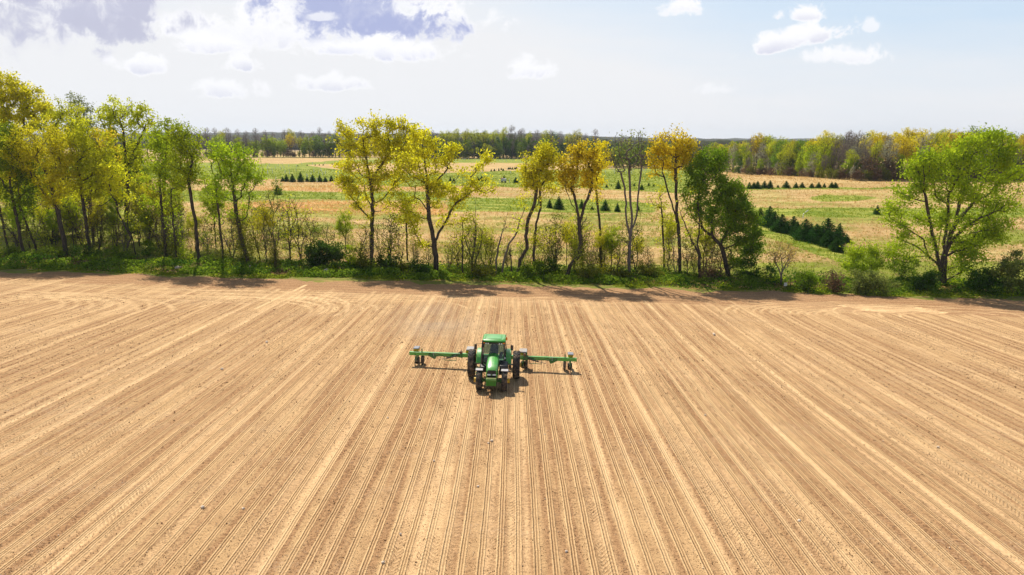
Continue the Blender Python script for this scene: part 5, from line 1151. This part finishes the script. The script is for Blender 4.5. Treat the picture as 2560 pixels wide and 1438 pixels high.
for s in (-1, 1):
    MB().hexa([(s * .385, .2, 1.3), (s * .392, .2, 1.3), (s * .392, 1.1, 1.3), (s * .385, 1.1, 1.3), (s * .385, .3, 1.55), (s * .392, .3, 1.55), (s * .392, 1.0, 1.62), (s * .385, 1.0, 1.62)]).build('side_grille', black, hood)
# nose: black grille between green cheeks, lamps below
nose = MB().prism([[(-.33, -.36, .98), (-.33, -.36, 1.42), (.33, -.36, 1.42), (.33, -.36, .98)], [(-.31, -.56, .98), (-.27, -.56, 1.40), (.27, -.56, 1.40), (.31, -.56, .98)]]).build('grille', black, tractor, bevel=.03)
for s in (-1, 1):
    MB().prism([[(s * .37, -.1, .95), (s * .37, -.1, 1.35), (s * .33, -.1, 1.35), (s * .33, -.1, .95)], [(s * .335, -.55, .95), (s * .30, -.55, 1.42), (s * .26, -.575, 1.42), (s * .30, -.60, .95)]]).build('cheek', green, tractor, bevel=.01)
    hl_ = MB().prism([[(s * .06, -.565, 1.09), (s * .06, -.565, 1.19), (s * .27, -.562, 1.20), (s * .29, -.562, 1.10)], [(s * .06, -.60, 1.10), (s * .06, -.60, 1.18), (s * .25, -.595, 1.19), (s * .27, -.595, 1.11)]]).build('headlight', lens, tractor, bevel=.008)
MB().tube([(0, -.56, 1.14), (0, -.605, 1.14)], .052, 14).build('badge', simple_mat('badge', (.10, .20, .08), .4, dust=.1), tractor)
for i in range(5): MB().box(-.25, .25, -.572, -.563, 1.235 + i * .032, 1.25 + i * .032).build('grille_bar', simple_mat('bar', (.03, .03, .03), .4, dust=.1) if i == 0 else bpy.data.materials['bar'], nose)
# suitcase weights in front
wb = MB()
for i in range(10): wb.box(-.31 + i * .062, -.31 + i * .062 + .056, -1.08, -.62, .58, .98, .014)
wb.build('front_weight', simple_mat('weight_green', (.05, .26, .02), .5, dust=.3), tractor, bevel=0)
wt = MB()
for i in range(10): wt.box(-.31 + i * .062 + .008, -.31 + i * .062 + .048, -1.02, -.80, .982, 1.03, .01)
wt.build('weight_handle', simple_mat('weight_handle', (.30, .36, .10), .5, dust=.5), tractor)
MB().box(-.2, .2, -.65, -.3, .62, .92, .02).build('weight_bracket', dkgreen, tractor)
# front fenders: black parts, sun glare on them painted in as pale grey
for s in (-1, 1):
    L = []
    for k in range(7):
        th = math.radians(72 + k * 10); y = -.72 * math.cos(th); z = .63 + .72 * math.sin(th)
        L.append([(s * FW - .23, y, z - .03), (s * FW - .21, y, z), (s * FW + .21, y, z), (s * FW + .23, y, z - .03), (s * FW + .21, y * .97, z - .035), (s * FW - .21, y * .97, z - .035)])
    fd = MB().prism(L).build('front_fender', palegrey, tractor, True)
    MB().bar((s * FW, .1, 1.33), (s * .45, .25, .9), .04).build('bracket', black, fd)
# fuel tank / steps side boxes
MB().prism([[(.42, .55, .80), (.42, .55, 1.42), (.92, .62, 1.38), (.98, .62, .80)], [(.42, 1.55, .78), (.42, 1.55, 1.50), (.95, 1.55, 1.46), (1.02, 1.55, .78)]]).build('fuel_tank', black, tractor, True, bevel=.06)
MB().prism([[(-.42, .85, .85), (-.42, .85, 1.22), (-.78, .9, 1.2), (-.8, .9, .85)], [(-.42, 1.5, .8), (-.42, 1.5, 1.28), (-.88, 1.5, 1.25), (-.9, 1.5, .8)]]).build('battery_box', black, tractor, True, bevel=.05)
for k in range(3): MB().box(-1.12, -.82, 1.25, 1.6, .38 + k * .26, .41 + k * .26).build('step', dkgreen, tractor)
# cab
CY0, CY1, CYT0, CYT1 = 1.62, 3.25, 1.85, 3.2
ZB, ZW, ZR = 1.05, 1.55, 2.62
post = MB()
for s in (-1, 1):
    post.bar((s * .70, CY0, ZB), (s * .66, CYT0, ZR), .085, .085); post.bar((s * .80, 2.35, ZB), (s * .68, 2.45, ZR), .06, .06); post.bar((s * .80, CY1, ZB + .4), (s * .66, CYT1, ZR), .08, .08)
post.bar((-.7, CY0, 1.30), (.7, CY0, 1.30), .06, .06); post.bar((-.66, CYT0, ZR - .03), (.66, CYT0, ZR - .03), .07, .07); post.bar((-.66, CYT1, ZR - .03), (.66, CYT1, ZR - .03), .07, .07)
post.build('cab_frame', black, tractor, bevel=.012)
MB().box(-.78, .78, 1.75, 3.3, 1.0, 1.12, .03).build('cab_floor', dkgreen, tractor)
MB().prism([[(-.70, 1.60, .92), (-.70, 1.60, 1.30), (-.36, 1.60, 1.30), (-.36, 1.60, .92)], [(-.76, 1.95, .92), (-.76, 1.95, 1.25), (-.36, 1.95, 1.25), (-.36, 1.95, .92)]]).build('cab_front_panel', green, tractor, bevel=.02)
def quad(a, b, c_, d, th=.012):
    a, b, c_, d = map(Vector, (a, b, c_, d)); n_ = (b - a).cross(d - a).normalized() * th
    return MB().hexa([a, b, c_, d, a + n_, b + n_, c_ + n_, d + n_])
quad((-.64, CY0 - .0, 1.34), (.64, CY0 - .0, 1.34), (.62, CYT0 - .02, ZR - .08), (-.62, CYT0 - .02, ZR - .08)).build('windscreen', gm_, tractor)
for s in (-1, 1):
    quad((s * .76, CY0 + .08, 1.2), (s * .81, 2.3, 1.2), (s * .70, 2.4, ZR - .08), (s * .68, CYT0 + .06, ZR - .08)).build('side_window', gm_, tractor)
    quad((s * .82, 2.42, 1.45), (s * .82, CY1 - .06, 1.5), (s * .69, CYT1 - .06, ZR - .08), (s * .70, 2.52, ZR - .08)).build('rear_side_window', gm_, tractor)
quad((-.72, CY1, 1.5), (.72, CY1, 1.5), (.64, CYT1, ZR - .08), (-.64, CYT1, ZR - .08)).build('rear_window', gm_, tractor)
roof = MB().box(-.76, .76, 1.62, 3.32, ZR, ZR + .2, .08).build('roof', green, tractor, True, bevel=.04)
MB().box(-.48, .48, 1.80, 3.1, ZR + .203, ZR + .235, .03).build('roof_hatch', green, roof, True, bevel=.01)
for s in (-1, 1): MB().box(s * .62 - .07, s * .62 + .07, 1.85, 3.05, ZR + .2015, ZR + .225, .02).build('roof_rib', green, roof, bevel=.008)
MB().box(-.70, .70, 1.585, 1.66, ZR - .075, ZR - .003).build('light_bar', black, roof)
for x_ in (-.5, -.36, .36, .5): MB().tube([(x_, 1.55, ZR - .04), (x_, 1.60, ZR - .04)], .045, 12).build('work_light', lens, roof)
for s in (-1, 1): MB().box(s * .64 - .07, s * .64 + .07, 1.54, 1.62, ZR - .045, ZR + .02, .01).build('indicator', orange, roof)
bc = MB().tube([(.70, 2.0, ZR + .12), (.82, 2.0, ZR + .14)], .02, 6).build('beacon_arm', black, roof)
MB().tube([(.80, 2.0, ZR + .12), (.80, 2.0, ZR + .16), (.80, 2.0, ZR + .27), (.80, 2.0, ZR + .31)], [.06, .065, .06, .03], 12).build('beacon', orange, roof, True)
MB().tube([(.74, 2.9, ZR + .2), (.74, 2.88, ZR + .38)], .012, 6).build('antenna', black, roof)
# rear fenders
for s in (-1, 1):
    L = []
    for k in range(8):
        th = math.radians(20 + k * 20); y = 2.75 - 1.06 * math.cos(th); z = .9 + 1.04 * math.sin(th)
        L.append([(s * .80, y, z - .05), (s * .80, y, z + .01), (s * 1.10, y, z), (s * 1.13, y, z - .07), (s * 1.09, y + .02, z - .05)])
    fn = MB().prism(L).build('rear_fender', green, tractor, True)
    MB().prism([[(s * .80, 2.75 - 1.0 * math.cos(math.radians(q)), .95 + 1.0 * math.sin(math.radians(q)) * f) for q, f in ((0, 1), (40, 1), (90, 1), (140, 1), (180, 1))], [(s * .83, 2.75 - 1.0 * math.cos(math.radians(q)), .95 + 1.0 * math.sin(math.radians(q)) * f) for q, f in ((0, 1), (40, 1), (90, 1), (140, 1), (180, 1))]]).build('inner_panel', green, fn)
    MB().box(s * .95 - .08, s * .95 + .08, 3.60, 3.66, 1.25, 1.35).build('tail_light', red, fn)
# mirrors on long arms, small lamps on the posts
for s in (-1, 1):
    am = MB().tube([(s * .68, 1.72, 2.52), (s * 1.14, 1.62, 2.55), (s * 1.14, 1.62, 2.0 if s < 0 else 1.55)], .016, 6).build('mirror_arm', black, tractor)
    mr = MB().box(s * 1.17 - .09, s * 1.17 + .09, 1.56, 1.62, 2.16, 2.50, .02).build('mirror', black, am)
    MB().box(s * 1.17 - .07, s * 1.17 + .07, 1.622, 1.628, 2.19, 2.47).build('glass', steel, mr)
    MB().tube([(s * .74, 1.50, 1.66), (s * .74, 1.57, 1.66)], .05, 10).build('side_lamp', lens, tractor)
# exhaust and air intake by the windscreen posts
MB().tube([(-.72, 1.44, 1.25), (-.72, 1.44, 1.7), (-.72, 1.44, 2.3), (-.72, 1.46, 2.72), (-.70, 1.52, 2.80)], [.075, .085, .06, .045, .045], 12).build('exhaust', black, tractor, True)
MB().tube([(-.66, 1.38, 1.9), (-.66, 1.38, 2.35)], .03, 8).build('heat_shield', steel, tractor, True)
# inside the cab: seat, wheel, console
st_ = MB(); st_.box(-.26, .26, 2.45, 2.95, 1.42, 1.56, .05); st_.build('seat', seatm, tractor, bevel=.03)
MB().prism([[(-.25, 2.90, 1.55), (-.25, 3.02, 1.55), (.25, 3.02, 1.55), (.25, 2.90, 1.55)], [(-.27, 2.98, 2.0), (-.27, 3.08, 2.0), (.27, 3.08, 2.0), (.27, 2.98, 2.0)], [(-.16, 3.0, 2.28), (-.16, 3.1, 2.28), (.16, 3.1, 2.28), (.16, 3.0, 2.28)]]).build('seat_back', seatm, tractor, True, bevel=.03)
MB().box(-.12, .12, 2.55, 2.85, 1.12, 1.42).build('seat_base', black, tractor)
MB().prism([[(-.14, 1.72, 1.12), (-.14, 2.0, 1.12), (.14, 2.0, 1.12), (.14, 1.72, 1.12)], [(-.1, 1.86, 1.72), (-.1, 2.0, 1.76), (.1, 2.0, 1.76), (.1, 1.86, 1.72)]]).build('console', black, tractor, bevel=.02)
sw = MB(); ring = [(.2 * math.cos(q), 2.12 + .17 * math.sin(q), 1.84 + .11 * math.sin(q)) for q in np.linspace(0, 2 * PI, 21)]
sw.tube(ring, .016, 6); sw.tube([(0, 1.95, 1.72), (0, 2.12, 1.84)], .025, 6); sw.tube([(-.2, 2.12, 1.84), (.2, 2.12, 1.84)], .012, 5); sw.build('steering_wheel', black, tractor)
MB().box(.34, .52, 2.3, 2.95, 1.4, 1.66, .03).build('armrest', seatm, tractor); MB().box(.45, .6, 2.05, 2.12, 1.7, 1.92, .01).build('monitor', black, tractor)
MB().box(-.64, -.40, 1.72, 1.86, 1.32, 1.56, .02).build('tool_box', red, tractor); MB().box(-.60, -.46, 1.74, 1.84, 1.57, 1.70, .02).build('jug', lens, tractor)

# ------------------------------------------------------------------ driver: one skinned body
def skin_body(name, J, E, mat, M, lvl=2):
    me = bpy.data.meshes.new(name); me.from_pydata([j[0] for j in J], E, []); o = bpy.data.objects.new(name, me); col.objects.link(o); o.matrix_world = M
    sk = o.modifiers.new('skin', 'SKIN')
    if not me.skin_vertices: return o
    for i, j in enumerate(J): me.skin_vertices[0].data[i].radius = (j[1], j[2] if len(j) > 2 else j[1])
    me.skin_vertices[0].data[0].use_root = True; sk.use_smooth_shade = True; sk.branch_smoothing = .6
    ss_ = o.modifiers.new('sub', 'SUBSURF'); ss_.levels = lvl; ss_.render_levels = lvl; me.materials.append(mat); return o
mp, t, out = material('driver_cloth_and_skin'); tc = t.new('ShaderNodeTexCoord'); _, yy2, zz2 = t.sep(tc.outputs['Object'])
shirt = t.mix(t.rng(zz2, 2.13, 2.135, smooth=False), (.035, .045, .06), (.45, .27, .19))
shirt = t.mix(t.rng(zz2, 1.60, 1.605, smooth=False), (.03, .04, .08), shirt)
hand = t.m('MULTIPLY', t.rng(yy2, 2.36, 2.355, smooth=False), t.rng(zz2, 1.72, 1.725, smooth=False))
principled(t, out, t.mix(hand, shirt, (.45, .27, .19)), .8, spec=.2)
J = [((0, 2.72, 1.63), .15, .12), ((0, 2.76, 1.82), .15, .11), ((0, 2.78, 2.0), .17, .11), ((0, 2.77, 2.11), .055), ((0, 2.74, 2.19), .075, .085), ((0, 2.73, 2.30), .072, .085)]
E = [(0, 1), (1, 2), (2, 3), (3, 4), (4, 5)]
for s in (-1, 1):
    b = len(J); J += [((s * .17, 2.77, 2.04), .065), ((s * .25, 2.62, 1.84), .048), ((s * .20, 2.36, 1.82), .036), ((s * .17, 2.24, 1.90), .030), ((s * .15, 2.17, 1.92), .034)]; E += [(2, b), (b, b + 1), (b + 1, b + 2), (b + 2, b + 3), (b + 3, b + 4)]
    for k in range(4):       # fingers curled over the steering wheel rim
        c0 = len(J); fxx = s * (.13 + .018 * k); J += [((fxx, 2.13, 1.925 - .004 * k), .009), ((fxx, 2.095, 1.905), .008), ((fxx, 2.10, 1.875), .007)]; E += [(b + 4, c0), (c0, c0 + 1), (c0 + 1, c0 + 2)]
    c0 = len(J); J += [((s * .115, 2.16, 1.90), .010), ((s * .10, 2.13, 1.88), .009)]; E += [(b + 4, c0), (c0, c0 + 1)]
    b = len(J); J += [((s * .11, 2.62, 1.62), .085), ((s * .17, 2.22, 1.62), .065), ((s * .17, 2.08, 1.28), .045), ((s * .17, 2.02, 1.19), .04), ((s * .17, 1.90, 1.16), .035)]; E += [(0, b), (b, b + 1), (b + 1, b + 2), (b + 2, b + 3), (b + 3, b + 4)]
person = skin_body('person', J, E, mp, TM); tag(person, 'person in dark clothes and cap sitting at the wheel behind the cab glass', 'person')
capo = MB().tube([(0, 2.735, 2.30), (0, 2.735, 2.34), (0, 2.735, 2.39), (0, 2.735, 2.405)], [.098, .10, .07, .02], 14); capo.prism([[(-.07, 2.66, 2.315), (-.07, 2.66, 2.325), (.07, 2.66, 2.325), (.07, 2.66, 2.315)], [(-.05, 2.55, 2.30), (-.05, 2.55, 2.308), (.05, 2.55, 2.308), (.05, 2.55, 2.30)]])
capo.build('cap', simple_mat('cap_cloth', (.05, .14, .05), .9, dust=.05), person, True)
for s in (-1, 1): MB().tube([(s * .03, 2.645, 2.245), (s * .03, 2.652, 2.245)], .011, 8).build('eye', black, person)
MB().prism([[(-.012, 2.655, 2.235), (.012, 2.655, 2.235), (0, 2.65, 2.25)], [(-.014, 2.625, 2.205), (.014, 2.625, 2.205), (0, 2.62, 2.215)]]).build('nose', mp, person)

# ------------------------------------------------------------------ planter towed behind
planter = empty('seed_planter', (0, 0, 0)); PM = ground_frame(fx, fy, math.radians(-2.5)) @ Matrix.Translation((-.30, 0, 0)); planter.matrix_world = PM
tag(planter, 'wide green folding seed planter with yellow hoppers at its wing tips behind the tractor', 'planter')
BY = 4.85; BZ = .84; PX = -.30
def wing(s):
    xa, xb = s * 2.15, s * 5.82
    w_ = MB().box(min(xa, xb), max(xa, xb), BY - .11, BY + .11, BZ - .12, BZ + .12).build('wing_bar', green, planter, bevel=.012)
    MB().prism([[(s * 4.45, BY - .095, BZ + .085), (s * 4.5, BY - .095, BZ - .1), (s * 4.15, BY - .095, BZ - .30), (s * 4.0, BY - .095, BZ - .34), (s * 3.9, BY - .095, BZ - .14), (s * 3.6, BY - .095, BZ - .095)][::1], [(s * 4.45, BY - .12, BZ + .085), (s * 4.5, BY - .12, BZ - .1), (s * 4.15, BY - .12, BZ - .30), (s * 4.0, BY - .12, BZ - .34), (s * 3.9, BY - .12, BZ - .14), (s * 3.6, BY - .12, BZ - .095)]]).build('marker_bracket', dkgreen, w_)
    MB().box(s * 4.12 - .02, s * 4.12 + .02, BY - .13, BY + .1, BZ - .12, BZ + .12).build('clamp', palegrey, w_)
    cy_ = MB().tube([(s * 2.5, BY - .22, BZ - .02), (s * 2.9, BY - .24, BZ - .12), (s * 3.2, BY - .26, BZ - .19)], .045, 8).build('cylinder', black, w_)
    MB().tube([(s * 3.2, BY - .26, BZ - .19), (s * 3.72, BY - .29, BZ - .30)], .02, 6).build('rod', steel, cy_)
    # hinge with rusty knuckle
    hg = MB().prism([[(s * 2.1, BY - .14, BZ + .16), (s * 2.1, BY - .14, BZ - .18), (s * 2.9, BY - .11, BZ - .05), (s * 2.9, BY - .11, BZ + .06)], [(s * 2.1, BY + .14, BZ + .16), (s * 2.1, BY + .14, BZ - .18), (s * 2.9, BY + .11, BZ - .05), (s * 2.9, BY + .11, BZ + .06)]]).build('hinge', dkgreen, w_, bevel=.02)
    MB().tube([(s * 2.22, BY - .18, BZ + .22), (s * 2.22, BY + .18, BZ + .22)], .085, 10).build('hinge_pin', rust, hg)
    MB().tube([(s * 2.22, BY, BZ + .22), (s * 2.45, BY, BZ + .12), (s * 2.75, BY + .02, BZ + .1)], .035, 6).build('link_arm', dkgreen, hg)
    hs = MB().tube([(s * 2.4, BY - .15, BZ + .1), (s * 2.8, BY - .2, BZ - .16), (s * 3.4, BY - .12, BZ - .1), (s * 4.0, BY - .12, BZ + .1), (s * 4.8, BY - .1, BZ + .1)], .016, 5).build('hose', black, w_)
    for k in range(3): MB().bar((s * (2.55 + .42 * k), BY + .02, BZ - .09), (s * (2.55 + .42 * k), BY + .04, BZ - .42), .04).build('stalk', dkgreen, w_)
    MB().bar((s * 2.55, BY + .04, BZ - .42), (s * 3.39, BY + .04, BZ - .42), .035).build('cross_stay', dkgreen, w_)
    return w_
wing(-1); wing(1)
MB().box(-2.149, 2.149, BY - .12, BY + .12, BZ - .13, BZ + .13).build('centre_bar', green, planter, bevel=.012)
hp = MB(); hp.bar((-.45, 3.9, .62), (-.62, BY, BZ - .12), .09); hp.bar((.45, 3.9, .62), (.62, BY, BZ - .12), .09); hp.bar((-.5, 3.95, .6), (.5, 3.95, .6), .1); hp.bar((0, 3.65, 1.3), (0, BY, BZ + .45), .06); hp.bar((-.3, BY, BZ + .1), (0, BY, BZ + .5), .07); hp.bar((.3, BY, BZ + .1), (0, BY, BZ + .5), .07)
hp.bar((0, 3.2, .5), (0, 3.95, .6), .12); hp.build('hitch', dkgreen, planter)
def row_unit(x, hop, lid, big=False):
    u = MB(); u.bar((x - .12, BY + .1, BZ), (x - .12, BY + .5, BZ - .12), .05, .1); u.bar((x + .12, BY + .1, BZ), (x + .12, BY + .5, BZ - .12), .05, .1); u.bar((x - .14, BY + .5, BZ - .12), (x + .14, BY + .5, BZ - .12), .08); u.bar((x, BY + .45, BZ - .1), (x, BY + 1.1, .35), .1, .12)
    u.bar((x, BY + .5, BZ - .1), (x, BY + .55, .2), .09, .12)
    r = u.build('row_unit', dkgreen, planter)
    hb = MB().prism([[(x - .13, BY + .25, BZ + .0), (x - .13, BY + .6, BZ + .02), (x + .13, BY + .6, BZ + .02), (x + .13, BY + .25, BZ + .02)], [(x - .2, BY + .1, BZ + .26), (x - .2, BY + .7, BZ + .26), (x + .2, BY + .7, BZ + .26), (x + .2, BY + .1, BZ + .26)]] if not big else
                     [[(x - .3, BY + .15, BZ + .12), (x - .3, BY + .8, BZ + .12), (x + .3, BY + .8, BZ + .12), (x + .3, BY + .15, BZ + .12)], [(x - .26, BY + .05, BZ + .30), (x - .26, BY + .95, BZ + .30), (x + .26, BY + .95, BZ + .30), (x + .26, BY + .05, BZ + .30)]]).build('hopper', hop, r, bevel=.03)
    k = .2 if not big else .27
    MB().box(x - k, x + k, BY + .06, BY + (.75 if not big else 1.0), BZ + (.263 if not big else .303), BZ + (.34 if not big else .40), .03).build('lid', lid, hb, bevel=.01)
    for q, yy3, rr in ((-.03, BY + .58, .2), (.03, BY + .62, .2)): MB().lathe_x([(q - .006, rr), (q + .006, rr)], (x, yy3, .17), 20).build('disc', steel, r)
    for q in (-.1, .1): MB().lathe_x([(q - .055, .17), (q - .05, .2), (q + .05, .2), (q + .055, .17)], (x, BY + .72, .19), 20).build('gauge_wheel', rubber, r, True)
    for q in (-.05, .05): MB().lathe_x([(q - .015, .13), (q + .015, .13)], (x, BY + 1.15, .13), 16).build('closing_wheel', rubber, r)
    fg = MB(); fg.bar((x, BY - .1, BZ - .05), (x, BY - .16, .25), .05, .08); fg.build('shank', dkgreen, r); MB().lathe_x([(-.01, .2), (.01, .2)], (x, BY - .16, .19), 20).build('coulter', black, r)
for x_ in (-5.4, 5.4): row_unit(x_, yellow, lidm)
for x_ in (-1.62, 2.1): row_unit(x_, yellow, tanklid, True)
for x_ in (-4.95, 5.0, -1.2, 1.2, 2.35):
    b = x_; sgn = 1
    aw = MB(); aw.bar((x_, BY + .05, BZ - .05), (x_, BY + .35, .36), .08, .1); aw.bar((x_, BY - .02, BZ + .1), (x_ , BY + .02, BZ + .34), .07, .12); ow = aw.build('wheel_arm', dkgreen, planter)
    tl = MB().lathe_x([(-.085, .2), (-.09, .3), (-.05, .36), (.05, .36), (.09, .3), (.085, .2)], (x_, BY + .3, .34), 24)
    tl = tl.build('transport_wheel', rubber, ow, True); MB().lathe_x([(-.075, .2), (-.02, .08), (.02, .08), (.075, .2)], (x_, BY + .3, .34), 18).build('rim', yellow, tl)

# ------------------------------------------------------------------ air
mhz, t, out = material('haze_air'); pv = t.new('ShaderNodeVolumePrincipled'); pv.inputs['Color'].default_value = (.80, .88, 1., 1); pv.inputs['Density'].default_value = .00009; pv.inputs['Anisotropy'].default_value = .25
t.link(pv.outputs[0], out.inputs['Volume'])
hz = MB().box(-8200, 8200, -400, 7700, -8, 130).build('haze', mhz); tag(hz, kind='stuff')

# dust the planter raises, hanging behind it over the rows on one side
md, t, out = material('dust_cloud'); tc = t.new('ShaderNodeTexCoord'); gn = t.noise(tc.outputs['Object'], 1.6, 4, .6)
x, y, z = t.sep(tc.outputs['Object']); ln = t.new('ShaderNodeVectorMath', operation='LENGTH'); t.link(tc.outputs['Object'], ln.inputs[0])
dn = t.m('MULTIPLY', t.rng(ln.outputs['Value'], 1., .15), t.rng(gn, .35, .7, .1, 1.))
pv = t.new('ShaderNodeVolumePrincipled'); pv.inputs['Color'].default_value = (.99, .90, .76, 1); pv.inputs['Anisotropy'].default_value = .45; t.link(t.m('MULTIPLY', dn, .085), pv.inputs['Density']); t.link(pv.outputs[0], out.inputs['Volume'])
import bmesh
bm = bmesh.new(); bmesh.ops.create_icosphere(bm, subdivisions=3, radius=1.); me = bpy.data.meshes.new('dust'); bm.to_mesh(me); bm.free()
dx_, dy_, dz_ = ghit(1085, 832); du = link('dust', me, md, None, (dx_, dy_, dz_ + .9), (0, 0, .25)); du.scale = (5.5, 7.5, 1.7); tag(du, kind='stuff')
